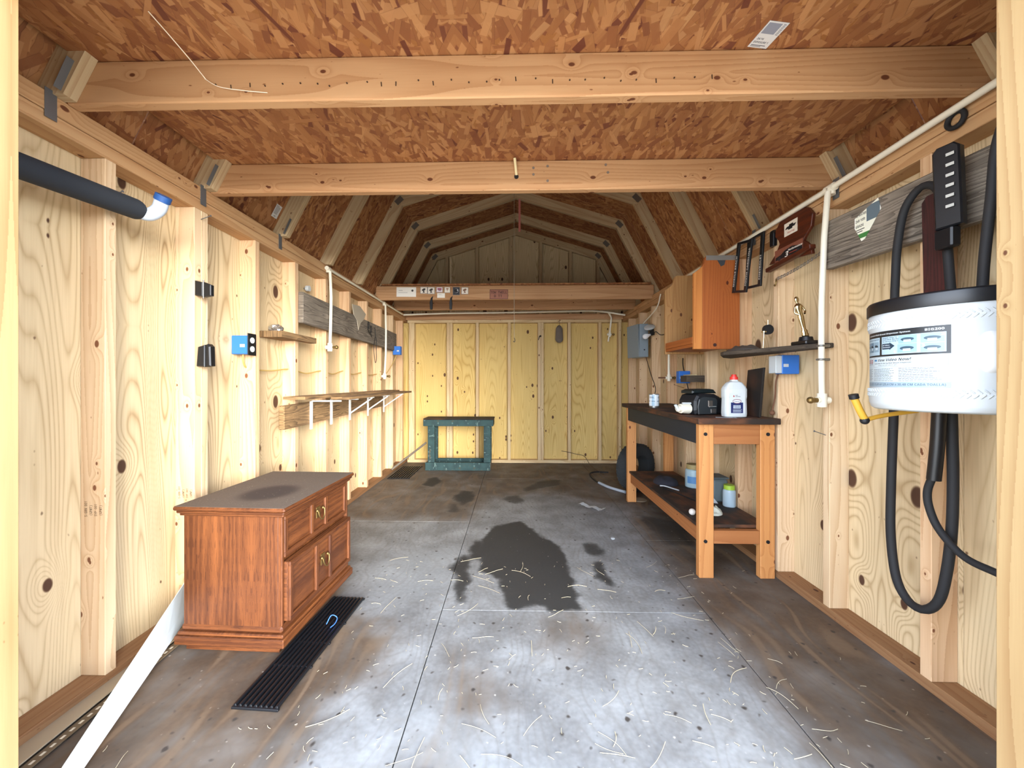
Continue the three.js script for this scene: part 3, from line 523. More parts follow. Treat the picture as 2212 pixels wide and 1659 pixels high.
outletBox('blue electrical box with black plate and two white outlets', -1.468, 1.212, 2.055, 1, true);
outletBox('small blue electrical box at far end of grey board', -1.36, 1.375, 4.465, 1, false);
{ const b = outletBox('blue electrical box with white edge under the driftwood shelf', 1.45, 1.104, 2.075, -1, false); board(b, 'edge_flange', M.white, -0.078, -0.0455, 0.004, 0.096, -0.028, 0.028, 1, 0.002); }
outletBox('dark blue round-cornered box low behind the workbench tool', 1.39, 1.05, 3.19, -1, false);
// yellow cable through the studs
{
  const pts = [V(-1.465, 1.214, 2.05), V(-1.47, 1.17, 2.06), V(-1.478, 1.138, 2.11), V(-1.478, 1.13, 2.3), V(-1.474, 1.146, 2.5), V(-1.474, 1.122, 2.7), V(-1.466, 1.146, 2.9), V(-1.474, 1.125, 3.1), V(-1.48, 1.158, 3.32), V(-1.478, 1.13, 3.5), V(-1.48, 1.152, 3.72), V(-1.476, 1.13, 3.9), V(-1.472, 1.145, 4.12), V(-1.46, 1.15, 4.35), V(-1.4, 1.3, 4.46), V(-1.37, 1.38, 4.465)];
  solo('wall_cable', 'thin tan cable threaded through holes in the left studs', 'cable', tubeGeo(pts, 0.0045, 160, 6), M.cable);
}
{ // small plank shelf with a foil ball
  solo('plank_shelf', 'short brown plank shelf fixed across the left studs', 'shelf', grainUV(prism([[-1.512, 2.25], [-1.375, 2.25], [-1.38, 2.66], [-1.43, 2.66], [-1.43, 2.52], [-1.512, 2.47]].map(([x, d]) => [x + 1.45, d - 2.45]), 0.038, 0.002), 1), M.greyBrown, [-1.45, 1.348, 2.45], [Math.PI / 2 * -1, 0, 0]);
  const g = new THREE.IcosahedronGeometry(0.034, 4), p = g.attributes.position; for (let i = 0; i < p.count; i++) { const v = new THREE.Vector3().fromBufferAttribute(p, i), k = 1 + 0.3 * noise(v.x * 90, v.y * 90, v.z * 90) + 0.12 * noise(v.x * 240, v.y * 240, v.z * 240); p.setXYZ(i, v.x * k * 1.25, v.y * k * 0.75, v.z * k); } g.computeVertexNormals();
  solo('foil_ball', 'crumpled silver foil ball on the short plank shelf', 'foil', g, flat(0xd4d4d2, 0.25, { metalness: 0.9, flatShading: true }), [-1.462, 1.39, 2.33]);
}
solo('wall_board', 'weathered grey plank nailed across the left studs', 'plank', cbox(0.036, 0.205, 2.02, 0.004, 2), M.grey, [-1.4055, 1.54, 3.515], [-0.015, 0, 0]);
solo('ledge_board', 'rough brown plank backing the lower left wall shelf', 'plank', cbox(0.036, 0.145, 1.77, 0.004, 2), M.greyBrown, [-1.4055, 0.86, 3.18], [0.018, 0, 0]);
{
  const s = thing('bracket_shelf', 'long thin two-plank shelf on white brackets, lower left wall', 'shelf', [-1.32, 0.74, 3.3]);
  const L = (x) => x + 1.32, Z = (d) => 3.3 - d, Y = (y) => y - 0.74;
  board(s, 'plank', M.greyBrown, L(-1.424), L(-1.285), Y(0.952), Y(0.971), Z(4.3), Z(2.34), 2, 0.002);
  mesh(s, 'plank', cbox(0.13, 0.018, 1.75, 0.002, 2), M.greyBrown, [L(-1.215), Y(0.948), Z(3.5)], [0.0, 0.02, 0]);
  [2.593, 2.883, 3.213, 3.615, 4.062].forEach((d, i) => {
    const bk = part(s, 'bracket'); bk.position.set(L(-1.387), 0, Z(d));
    mesh(bk, 'upright', prism([[0, 0.0], [0.01, 0.0], [0.012, 0.19], [0, 0.19]], 0.022, 0.001), M.whiteMetal, [0.0005, 0, 0], [0, 0, 0]);
    mesh(bk, 'arm', cbox(0.2, 0.01, 0.022, 0.002), M.whiteMetal, [0.112, 0.192, 0]);
    if (i > 1) mesh(bk, 'brace', rod(new THREE.Vector3(0.012, 0.06, 0), new THREE.Vector3(0.195, 0.186, 0), 0.0065, 8), M.whiteMetal);
  });
}
// compressed-air pipework, left run and back run
function airPipe(label, pts, r, extras) {
  const a = pts[0], t = thing('air_pipe', label, 'pipe', [a.x, a.y, -a.z]);
  const q = (v) => v.clone().sub(a);
  mesh(t, 'pipe', tubeGeo(pts.map(q), r, 48, 10, true, 0.05), M.pvc);
  for (const [kind, v, dir] of extras) {
    const p = q(v);
    if (kind === 'tee') mesh(t, 'tee', merge([rod(p.clone().addScaledVector(dir, -0.022), p.clone().addScaledVector(dir, 0.022), r * 1.5, 14), rod(p, p.clone().add(new THREE.Vector3(0, -0.03, 0)), r * 1.5, 14)]), M.pvc);
    if (kind === 'valve') { mesh(t, 'valve', merge([rod(p.clone().add(new THREE.Vector3(0, 0.03, 0)), p.clone().add(new THREE.Vector3(0, -0.03, 0)), r * 1.55, 12), rod(p.clone().addScaledVector(dir, -0.03), p.clone().addScaledVector(dir, 0.022), r * 1.3, 12)]), M.pvc); mesh(t, 'valve_fitting', merge([rod(p.clone().addScaledVector(dir, 0.02), p.clone().addScaledVector(dir, 0.045), r * 0.95, 10), at(new THREE.SphereGeometry(r * 1.25, 12, 8), p.x + dir.x * 0.05, p.y + dir.y * 0.05, p.z + dir.z * 0.05)]), M.brass); }
    if (kind === 'clamp') mesh(t, 'clamp', merge([at(new THREE.TorusGeometry(r * 1.35, 0.004, 8, 18), p.x, p.y, p.z, Math.PI / 2), at(cbox(0.05, 0.012, 0.01, 0.003), p.x + 0.012, p.y, p.z)]), M.steel);
    if (kind === 'lever') mesh(t, 'valve_lever', cbox(0.075, 0.013, 0.008, 0.002), M.rust, [p.x - 0.055, p.y, p.z]);
  }
  return t;
}
const X1 = new THREE.Vector3(1, 0, 0), Z1 = new THREE.Vector3(0, 0, 1);
airPipe('cream air pipe along the far left top plate', [V(-1.4, 1.915, 2.86), V(-1.4, 1.915, 3.5), V(-1.4, 1.912, 4.2), V(-1.4, 1.91, 4.8)], 0.0105, [['tee', V(-1.4, 1.915, 2.87), Z1], ['tee', V(-1.4, 1.912, 4.12), Z1]]);
airPipe('cream vertical air pipe in front of grey plank near end', [V(-1.385, 1.895, 2.87), V(-1.372, 1.7, 2.86), V(-1.366, 1.5, 2.84), V(-1.362, 1.32, 2.82)], 0.011, [['valve', V(-1.362, 1.318, 2.82), X1]]);
airPipe('cream vertical air pipe at the far end of grey plank', [V(-1.385, 1.892, 4.12), V(-1.372, 1.6, 4.1), V(-1.368, 1.35, 4.08), V(-1.37, 1.12, 4.05)], 0.0105, [['valve', V(-1.37, 1.12, 4.05), X1]]);
airPipe('cream air pipe sagging across the back wall under the loft', [V(-1.395, 1.908, 4.84), V(-0.9, 1.925, 4.84), V(-0.3, 1.93, 4.84), V(0.3, 1.937, 4.84), V(0.95, 1.95, 4.84), V(1.15, 1.935, 4.84), V(1.39, 1.895, 4.84)], 0.0115, []);
airPipe('short cream air pipe hanging at the right of the back wall', [V(1.18, 1.935, 4.852), V(1.225, 1.885, 4.88), V(1.235, 1.86, 4.9), V(1.215, 1.7, 4.9), V(1.195, 1.57, 4.9)], 0.011, [['valve', V(1.213, 1.66, 4.9), X1]]);
// cloth scrap and cords on the grey plank
{
  const pts = [[0, 0], [0.14, 0.05], [0.3, 0.035], [0.27, -0.05], [0.2, -0.09], [0.17, -0.17], [0.12, -0.1], [0.05, -0.06]];
  solo('rag_scrap', 'thin grey rag hooked over the left grey plank', 'rag', prism(pts.map(([x, y]) => [-x, y]), 0.006, 0.002), flat(0xa49a88, 0.95), [-1.378, 1.69, 3.55], [0, -Math.PI / 2 + Math.PI, 0]);
  const loop = []; for (let i = 0; i <= 24; i++) { const t = i / 24 * Math.PI * 2; loop.push(V(-1.37, 1.38 + 0.13 * Math.cos(t), 3.78 + 0.035 * Math.sin(t) * (1 + 0.3 * Math.sin(3 * t)))); } loop.push(V(-1.372, 1.6, 3.77));
  solo('string_loop', 'thin black cord loop hanging below the grey plank', 'cord', tubeGeo(loop, 0.003, 90, 5), M.black);
  const loop2 = []; for (let i = 0; i <= 20; i++) { const t = i / 20 * Math.PI * 4; loop2.push(V(-1.374 + 0.001 * i / 20, 1.6 - 0.045 * Math.cos(t) - 0.003 * i, 3.58 + 0.05 * Math.sin(t) * 0.6 + 0.006 * i)); }
  solo('string_loop', 'black knotted cord on the face of the grey plank', 'cord', tubeGeo(loop2, 0.003, 90, 5), M.black);
}
{
  const k = thing('capped_peg', 'small white capped peg above the left grey plank', 'peg', [-1.505, 1.735, 2.74]);
  mesh(k, 'cap', at(cyl(0.02, 0.02, 0.024, 18), 0, 0, 0, 0, 0, Math.PI / 2), M.white, [0.022, 0, 0]); mesh(k, 'stem', rod(new THREE.Vector3(-0.008, 0, 0), new THREE.Vector3(0.01, 0, 0), 0.006, 8), M.steel);
}

// ================================================================ floor, left front
{ // black slotted floor mats
  const grate = (label, x, d, w, l, turn, bars) => {
    const g = thing('floor_grate', label, 'grate', [x, 0, d], turn), n = 9, sw = w / n;
    for (let i = 0; i < n; i++) mesh(g, 'slat', cbox(0.009, 0.012, l - 0.012, 0.0015), M.blackPlastic, [-w / 2 + (i + 0.5) * sw, 0.0085, 0], [0, 0, 0.25]);
    for (let i = 0; i < bars; i++) mesh(g, 'cross_bar', cbox(w, 0.008, 0.011, 0.0015), M.blackPlastic, [0, 0.0045, -l / 2 + (i + 0.5) * l / bars + (i === 0 ? -l / bars / 2 + 0.006 : i === bars - 1 ? l / bars / 2 - 0.006 : 0)]);
    return g;
  };
  grate('long black slotted floor grate in front of nightstand', -0.822, 1.545, 0.16, 0.645, -0.05, 5);
  grate('black slotted floor grate in the far left corner', -1.26, 4.47, 0.25, 0.6, 0, 4);
}
{ // white trim strip and vinyl lying by the left wall
  const q = (x, y, d) => [x + 1.3, y, -(d - 1.35)], rows = [ // top edge, fold, bottom edge at far and near end
    [q(-1.452, 0.236, 1.74), q(-1.172, 0.03, 0.93)], [q(-1.449, 0.115, 1.74), q(-1.148, 0.02, 0.93)], [q(-1.446, 0.06, 1.74), q(-1.135, 0.008, 0.93)]];
  const pos = [], N = 12, P = (r, t, off) => rows[r][0].map((v, i) => v + (rows[r][1][i] - v) * t + (i === 0 ? off : 0));
  const quad = (a, b, c, d) => pos.push(...a, ...b, ...c, ...a, ...c, ...d);
  for (let r = 0; r < 2; r++) for (let i = 0; i < N; i++) { const t0 = i / N, t1 = (i + 1) / N; quad(P(r, t0, 0.0015), P(r + 1, t0, 0.0015), P(r + 1, t1, 0.0015), P(r, t1, 0.0015)); quad(P(r, t0, -0.0015), P(r, t1, -0.0015), P(r + 1, t1, -0.0015), P(r + 1, t0, -0.0015)); }
  for (const r of [0, 2]) for (let i = 0; i < N; i++) { const t0 = i / N, t1 = (i + 1) / N; quad(P(r, t0, -0.0015), P(r, t0, 0.0015), P(r, t1, 0.0015), P(r, t1, -0.0015)); }
  for (const t of [0, 1]) for (let r = 0; r < 2; r++) quad(P(r, t, -0.0015), P(r + 1, t, -0.0015), P(r + 1, t, 0.0015), P(r, t, 0.0015));
  const g = new THREE.BufferGeometry(); g.setAttribute('position', new THREE.Float32BufferAttribute(pos, 3)); g.computeVertexNormals();
  solo('trim_strip', 'long white folded trim strip leaning beside the nightstand', 'trim strip', g, flat(0xd4dad8, 0.4, { side: THREE.DoubleSide }), [-1.3, 0, 1.35]);
  const v = thing('vinyl_soffit', 'flat beige vinyl strip with perforated edge on floor', 'vinyl strip', [-1.395, 0, 1.25], 0.05);
  mesh(v, 'sheet', cbox(0.09, 0.004, 0.86, 0.001), flat(0xa89a82, 0.6), [-0.01, 0.012, 0], [0, 0, 0.1]);
  mesh(v, 'nail_flange', cbox(0.03, 0.003, 0.86, 0.001), flat(0x6c5c46, 0.7), [0.05, 0.008, 0]);
  for (let i = 0; i < 34; i++) mesh(v, 'slot', cbox(0.008, 0.0034, 0.013, 0.0004), flat(0xd8d0bc, 0.6), [0.05, 0.0083, -0.42 + i * 0.0255]);
}
solo('blue_twine', 'short loop of blue twine on the black grate', 'twine', tubeGeo([V(-0.805, 0.022, 1.635), V(-0.795, 0.045, 1.66), V(-0.775, 0.03, 1.67), V(-0.772, 0.02, 1.645), V(-0.78, 0.018, 1.62)], 0.002, 30, 5), flat(0x3d6fd0, 0.6));
solo('leaning_stick', 'grey-brown stick leaning between left wall and teal stand', 'stick', rod(V(-1.395, 0.06, 4.36), V(-1.08, 0.31, 4.72), 0.013, 8), M.grey);

// ================================================================ right wall
solo('wall_board', 'weathered grey plank nailed across the right studs', 'plank', cbox(0.036, 0.212, 0.88, 0.004, 2), M.grey, [1.4065, 1.655, 1.305], [0.03, 0, 0]);
{ // torn product tag on the grey plank
  const c = canvas(256, 256), g = c.getContext('2d'); g.fillStyle = '#e9ead8'; g.fillRect(0, 0, 256, 256); g.fillStyle = '#5f6f78'; g.fillRect(120, 20, 130, 110); g.fillStyle = '#3d7a3c'; g.fillRect(0, 200, 256, 34); g.fillStyle = '#2c2c2c'; g.font = 'bold 26px sans-serif'; g.fillText('ALL WEATHER', 8, 70, 110); g.fillText('2x8 10ft', 8, 110, 105); g.fillText('GRADE', 8, 150, 105); g.fillRect(10, 165, 90, 6); g.fillRect(10, 180, 70, 6); g.strokeStyle = '#f8f8ee'; g.lineWidth = 12; g.strokeRect(3, 3, 250, 250);
  const s = prism([[0, 0.02], [0.0, 0.06], [0.1, 0.1], [0.112, 0.055], [0.045, -0.035], [0.03, -0.04]], 0.0012), p = s.attributes.position, uv = s.attributes.uv; for (let i = 0; i < p.count; i++) uv.setXY(i, p.getX(i) / 0.112, (p.getY(i) + 0.04) / 0.14);
  solo('product_tag', 'torn white and green lumber tag on right grey plank', 'tag', s, new THREE.MeshStandardMaterial({ map: texOf(c), roughness: 0.6 }), [1.3872, 1.665, 1.597], [0, -Math.PI / 2, 0]);
}
solo('maroon_slat', 'dark maroon flat slat hanging behind the black hose', 'slat', grainUV(prism([[-0.036, 0.16], [-0.036, -0.16], [0.036, -0.16], [0.036, 0.16], [0.02, 0.178], [-0.02, 0.178]], 0.018, 0.002), 1), wood(T.grey, 0x6a2c2a, 0.7), [1.372, 1.5, 1.28], [0, -Math.PI / 2, 0.02]);
{
  const b = thing('slotted_bar', 'black slotted plastic bar hung high above the bucket', 'bar', [1.318, 1.53, 1.19], 0);
  mesh(b, 'body', prism([[-0.03, 0], [0.03, 0], [0.03, 0.236], [0.018, 0.25], [-0.02, 0.25], [-0.03, 0.236]], 0.03, 0.004), M.blackPlastic, [0, 0, 0], [0, -Math.PI / 2 + 0.35, 0.03]);
  for (let i = 0; i < 6; i++) mesh(b, 'slot', cbox(0.018, 0.009, 0.002, 0.0005), flat(0xb8b8b2, 0.6), [-0.017 + 0.004 * 0, 0.06 + i * 0.031, 0.012 + 0.0], [0, -Math.PI / 2 + 0.35, 0.03]);
  mesh(b, 'foot', cbox(0.03, 0.06, 0.05, 0.004), M.blackPlastic, [0.0, -0.03, -0.01]);
}
solo('black_hose', 'thin black hose looped over the maroon slat', 'hose', tubeGeo([V(1.345, 1.3, 1.392), V(1.345, 1.43, 1.387), V(1.345, 1.54, 1.38), V(1.345, 1.65, 1.358), V(1.348, 1.702, 1.32), V(1.348, 1.704, 1.282), V(1.345, 1.665, 1.248), V(1.345, 1.56, 1.23), V(1.345, 1.44, 1.222), V(1.36, 1.3, 1.225)], 0.012, 80, 10), M.rubber);
solo('black_hose', 'large black hose loop hanging below the towel bucket', 'hose', tubeGeo([V(1.392, 1.2, 1.43), V(1.39, 0.94, 1.44), V(1.385, 0.66, 1.445), V(1.38, 0.496, 1.44), V(1.375, 0.36, 1.415), V(1.372, 0.302, 1.37), V(1.37, 0.303, 1.316), V(1.37, 0.355, 1.273), V(1.37, 0.456, 1.25), V(1.372, 0.6, 1.237), V(1.374, 0.76, 1.235), V(1.376, 0.92, 1.24), V(1.38, 1.2, 1.25)], 0.0135, 110, 10), M.rubber);
{
  const h = thing('hose_end', 'black cord with thick sleeve trailing towards the doorway', 'cord', [1.335, 0.53, 1.25]), o = h.position, q = (v) => v.clone().sub(o);
  mesh(h, 'cord', tubeGeo([V(1.335, 0.78, 1.25), V(1.335, 0.713, 1.272), V(1.335, 0.656, 1.266), V(1.335, 0.597, 1.236), V(1.335, 0.545, 1.172), V(1.335, 0.535, 1.09), V(1.33, 0.53, 0.95)].map(q), 0.0105, 60, 10), M.rubber);
  mesh(h, 'sleeve', tubeGeo([V(1.337, 0.975, 1.24), V(1.336, 0.86, 1.245), V(1.335, 0.752, 1.254)].map(q), 0.0175, 20, 12), M.blackPlastic);
}
solo('black_strap', 'black strap hanging down beside the right door jamb', 'strap', tubeGeo([V(1.28, 1.84, 0.99), V(1.262, 1.7, 1.03), V(1.255, 1.55, 1.04), V(1.25, 1.4, 1.05), V(1.25, 1.312, 1.055)], 0.011, 40, 8), M.rubber);
solo('rubber_ring', 'dark rubber ring hung on the right top plate', 'ring', at(new THREE.TorusGeometry(0.024, 0.0075, 10, 28), 0, 0, 0, 0, Math.PI / 2), M.rubber, [1.412, 1.902, 1.262], [0, 0, -0.0]);
{
  const y = thing('yellow_hook', 'yellow bent hook with black tip under the bucket', 'hook', [1.2, 0.955, 1.34]);
  mesh(y, 'arm', tubeGeo([new THREE.Vector3(0.17, 0.01, 0), new THREE.Vector3(0.06, -0.005, 0.004), new THREE.Vector3(-0.01, -0.02, 0.01)], 0.0075, 20, 8), M.yellow);
  mesh(y, 'grip', tubeGeo([new THREE.Vector3(-0.012, -0.018, 0.01), new THREE.Vector3(-0.03, 0.012, 0.012), new THREE.Vector3(-0.048, 0.052, 0.012)], 0.011, 20, 10), M.yellow);
  mesh(y, 'tip', rod(new THREE.Vector3(-0.048, 0.052, 0.012), new THREE.Vector3(-0.052, 0.066, 0.012), 0.014, 10), M.black);
  mesh(y, 'joint', at(new THREE.SphereGeometry(0.0135, 12, 8), -0.012, -0.022, 0.01), M.black);
}
airPipe('cream air pipe along the right top plate towards the doorway', [V(1.4, 1.938, 0.9), V(1.4, 1.93, 1.3), V(1.398, 1.918, 1.72), V(1.398, 1.915, 2.4), V(1.4, 1.912, 3.44)], 0.012, [['tee', V(1.398, 1.917, 1.73), Z1]]);
airPipe('cream vertical air pipe with two clamps beside right grey plank', [V(1.382, 1.9, 1.725), V(1.37, 1.7, 1.73), V(1.362, 1.4, 1.735), V(1.362, 1.1, 1.735), V(1.365, 0.955, 1.735)], 0.012, [['clamp', V(1.362, 1.223, 1.735)], ['clamp', V(1.362, 1.162, 1.735)], ['valve', V(1.365, 0.982, 1.735), X1.clone().negate()]]);
airPipe('thin cream vertical air pipe beside the wall cabinet far edge', [V(1.39, 1.9, 3.46), V(1.385, 1.6, 3.465), V(1.385, 1.3, 3.47), V(1.385, 1.1, 3.47)], 0.01, [['valve', V(1.385, 1.098, 3.47), X1], ['lever', V(1.385, 1.098, 3.47)]]);
// wooden plaque with stickers
{
  const p = thing('wall_plaque', 'reddish wooden cut-out plaque with square emblem sticker and black 3 car print', 'plaque', [1.412, 1.66, 2.0]);
  const pts = [[2.15, 1.706], [2.1, 1.745], [2.065, 1.79], [2.075, 1.812], [2.1, 1.84], [2.098, 1.87], [2.07, 1.9], [2.04, 1.925], [1.985, 1.938], [1.93, 1.93], [1.87, 1.895], [1.84, 1.855], [1.85, 1.8], [1.89, 1.765], [1.9, 1.75], [1.88, 1.735], [1.85, 1.7], [1.845, 1.668]].map(([d, y]) => [2.0 - d, y - 1.66]);
  mesh(p, 'board', grainUV(prism(pts, 0.016, 0.002), 0), wood(T.dresser, 0x8a5c48, 0.5), [0, 0, 0], [0, -Math.PI / 2 + Math.PI, 0].map((v, i) => (i === 1 ? -Math.PI / 2 : 0)));
  mesh(p, 'ledge', cbox(0.03, 0.022, 0.32, 0.003, 2), wood(T.dresser, 0x8a5c48, 0.5), [-0.014, 0.026, 0.01], [-0.075, 0, 0]);
  const c = canvas(256, 256), g = c.getContext('2d'); g.fillStyle = '#e6dccb'; g.fillRect(0, 0, 256, 256); g.fillStyle = '#15161c'; g.beginPath(); for (const [x, y] of [[20, 112], [52, 78], [96, 78], [96, 50], [176, 50], [176, 78], [238, 78], [206, 124], [162, 124], [162, 150], [80, 150], [80, 124], [20, 124]]) g.lineTo(x, y); g.fill(); g.fillStyle = '#a8482e'; g.font = 'italic bold 44px sans-serif'; g.fillText('Racing', 60, 214);
  const e = mesh(p, 'emblem_sticker', new THREE.BoxGeometry(0.092, 0.066, 0.0012), new THREE.MeshStandardMaterial({ map: texOf(c), roughness: 0.5 }), [-0.0088, 0.185, 0.018], [0, -Math.PI / 2, 0]); e.userData.label = 'square white sticker with dark bow-tie emblem';
  const c2 = canvas(512, 192), h = c2.getContext('2d'); h.fillStyle = '#7e4a38'; h.fillRect(0, 0, 512, 192); h.fillStyle = '#17161a'; h.beginPath(); for (const [x, y] of [[10, 170], [20, 120], [120, 104], [190, 60], [330, 40], [420, 70], [500, 84], [506, 150], [440, 170]]) h.lineTo(x, y); h.fill(); h.fillStyle = '#2a2a30'; h.beginPath(); h.arc(90, 160, 30, 0, 7); h.arc(420, 150, 30, 0, 7); h.fill(); h.fillStyle = '#f4f0e8'; h.font = 'italic bold 110px sans-serif'; h.fillText('3', 190, 170); h.font = 'italic bold 40px sans-serif'; h.fillText('Performance', 250, 96); h.fillStyle = '#b04a3a'; h.fillRect(270, 130, 140, 8);
  mesh(p, 'car_print', new THREE.BoxGeometry(0.2, 0.062, 0.0012), new THREE.MeshStandardMaterial({ map: texOf(c2), roughness: 0.5 }), [-0.0088, 0.072, -0.0], [0, -Math.PI / 2, -0.0]);
  for (const [y, z] of [[0.262, 0.012], [0.03, 0.12]]) mesh(p, 'screw', at(new THREE.SphereGeometry(0.005, 10, 6), 0, 0, 0), M.chrome, [-0.009, y, z]);
}
// black licence-plate frames
{
  const text = (a, b) => { const c = canvas(512, 64), g = c.getContext('2d'); g.fillStyle = '#101010'; g.fillRect(0, 0, 512, 64); g.fillStyle = '#d8d8d0'; g.font = 'bold 50px sans-serif'; g.fillText(a, 30, 50, 450); return new THREE.MeshStandardMaterial({ map: texOf(c), roughness: 0.5 }); };
  const frame = (label, pos, rot, a, b) => {
    const f = thing('plate_frame', label, 'plate frame', pos, 0); f.rotation.set(...rot);
    const w = 0.15, l = 0.3, t = 0.014; // w along z, l along y
    mesh(f, 'frame', prism([[-w / 2, 0], [w / 2, 0], [w / 2, l], [-w / 2, l]], 0.01, 0.001, [[[-w / 2 + 0.026, t], [w / 2 - 0.026, t], [w / 2 - 0.026, l - t], [-w / 2 + 0.026, l - t]]]), M.blackPlastic, [0, 0, 0], [0, -Math.PI / 2, 0]);
    for (const [z, tx] of [[-w / 2 + 0.013, a], [w / 2 - 0.013, b]]) mesh(f, 'lettering', new THREE.BoxGeometry(l - 0.04, 0.019, 0.001), text(tx), [-0.0057, l / 2, z], [-Math.PI / 2, -Math.PI / 2, 0, 'XYZ'].slice(0, 3).map((v, i) => [0, -Math.PI / 2, Math.PI / 2][i]));
  };
  frame('black licence plate frame lettered MYRTLE BEACH beside the cabinet', [1.372, 1.605, 2.372], [0.2, 0, 0], 'MYRTLE BEACH', 'SOUTH CAROLINA');
  frame('black licence plate frame lettered VANCUA next to the plaque', [1.397, 1.612, 2.28], [0.1, 0, 0], 'VANCUA', 'CHEVROLET');
}
solo('black_clip', 'small black clip on the stud left of the plaque', 'clip', prism([[-0.016, 0], [0.016, 0], [0.018, 0.07], [0.01, 0.086], [-0.01, 0.086], [-0.018, 0.07]], 0.02, 0.003), M.blackPlastic, [1.413, 1.80, 2.128], [0, -Math.PI / 2, 0]);
{ // chain
  const a = V(1.41, 1.615, 2.1), b = V(1.41, 1.655, 1.8), n = 26, t = thing('hanging_chain', 'thin silver chain strung below the plaque', 'chain', [a.x, a.y, -a.z]);
  const lk = new THREE.TorusGeometry(0.0058, 0.0015, 5, 10); lk.scale(1.35, 1, 1);
  for (let i = 0; i < n; i++) { const u = (i + 0.5) / n, p = a.clone().lerp(b, u).sub(a); p.y -= 0.02 * 4 * u * (1 - u) * 0.4; mesh(t, 'link', lk, M.steel, [p.x, p.y, p.z], [i % 2 ? Math.PI / 2 : 0, Math.PI / 2, 0]); }
  mesh(t, 'snap_hook', tubeGeo([new THREE.Vector3(0, 0, 0), new THREE.Vector3(-0.004, -0.02, 0.004), new THREE.Vector3(-0.004, -0.035, -0.004), new THREE.Vector3(0, -0.028, -0.014)], 0.004, 18, 6), M.brass);
}
// driftwood shelf with trophy
solo('driftwood_shelf', 'dark curved driftwood plank shelf on the right wall', 'shelf', grainUV(prism([[1.38, 1.745], [1.424, 1.745], [1.424, 2.56], [1.33, 2.48], [1.22, 2.3], [1.205, 2.24], [1.24, 2.12], [1.3, 1.95], [1.34, 1.82]].map(([x, d]) => [x - 1.36, d - 2.1]), 0.022, 0.003), 1), M.shelfDark, [1.36, 1.226, 2.1], [-Math.PI / 2, 0, 0]);
{
  const t = thing('trophy', 'small shiny trophy figurine on black base, leaning', 'trophy', [1.388, 1.2385, 1.86]);
  mesh(t, 'base', merge([at(cbox(0.075, 0.018, 0.1, 0.004), 0, 0.009, 0), at(cyl(0.03, 0.026, 0.02, 20), 0, 0.028, 0)]), M.blackPlastic);
  const f = part(t, 'figurine'); f.position.set(0, 0.036, 0); f.rotation.set(0, 0, 0.24);
  const body = lathe([[0.0, 0.0], [0.013, 0.001], [0.014, 0.016], [0.011, 0.02], [0.013, 0.03], [0.008, 0.04], [0.009, 0.06], [0.011, 0.085], [0.012, 0.1], [0.0095, 0.12], [0.014, 0.14], [0.0165, 0.152], [0.011, 0.162], [0.005, 0.166], [0.005, 0.171], [0.0085, 0.179], [0.009, 0.188], [0.006, 0.197], [0, 0.2]], 22); body.scale(1.15, 1, 0.8);
  mesh(f, 'figure', merge([body, tubeGeo([new THREE.Vector3(-0.017, 0.15, 0), new THREE.Vector3(-0.024, 0.125, 0.002), new THREE.Vector3(-0.012, 0.112, 0.012)], 0.0042, 14, 8), tubeGeo([new THREE.Vector3(0.017, 0.15, 0), new THREE.Vector3(0.024, 0.125, 0.002), new THREE.Vector3(0.012, 0.112, 0.012)], 0.0042, 14, 8)]), M.chrome);
}
{
  const s = thing('caster_wheel', 'small black caster wheel with silver stem on driftwood shelf', 'caster', [1.34, 1.2385, 2.06]);
  mesh(s, 'wheel', at(cyl(0.026, 0.026, 0.016, 24), 0, 0.1, 0, Math.PI / 2, 0.3, 0), M.black); mesh(s, 'stem', merge([rod(new THREE.Vector3(0, 0.1, 0), new THREE.Vector3(0.0, 0.15, 0), 0.005, 10), rod(new THREE.Vector3(-0.025, 0.0, 0.0), new THREE.Vector3(-0.02, 0.09, 0), 0.0035, 8), at(cyl(0.012, 0.012, 0.006, 14), -0.02, 0.088, 0)]), M.chrome);
}
solo('cap_visor', 'crushed dark cap lying on the left of driftwood shelf', 'cap', (() => { const g = new THREE.SphereGeometry(0.085, 28, 12, 0, Math.PI * 2, 0, Math.PI / 2), p = g.attributes.position; for (let i = 0; i < p.count; i++) { const n = noise(p.getX(i) * 30, p.getZ(i) * 30, 4); p.setY(i, p.getY(i) * 0.38 * (1 + 0.5 * n)); p.setX(i, p.getX(i) * 0.8); p.setZ(i, p.getZ(i) * 1.5); } g.computeVertexNormals(); return g; })(), flat(0x4c4640, 0.8, { side: THREE.DoubleSide }), [1.325, 1.238, 2.26]);

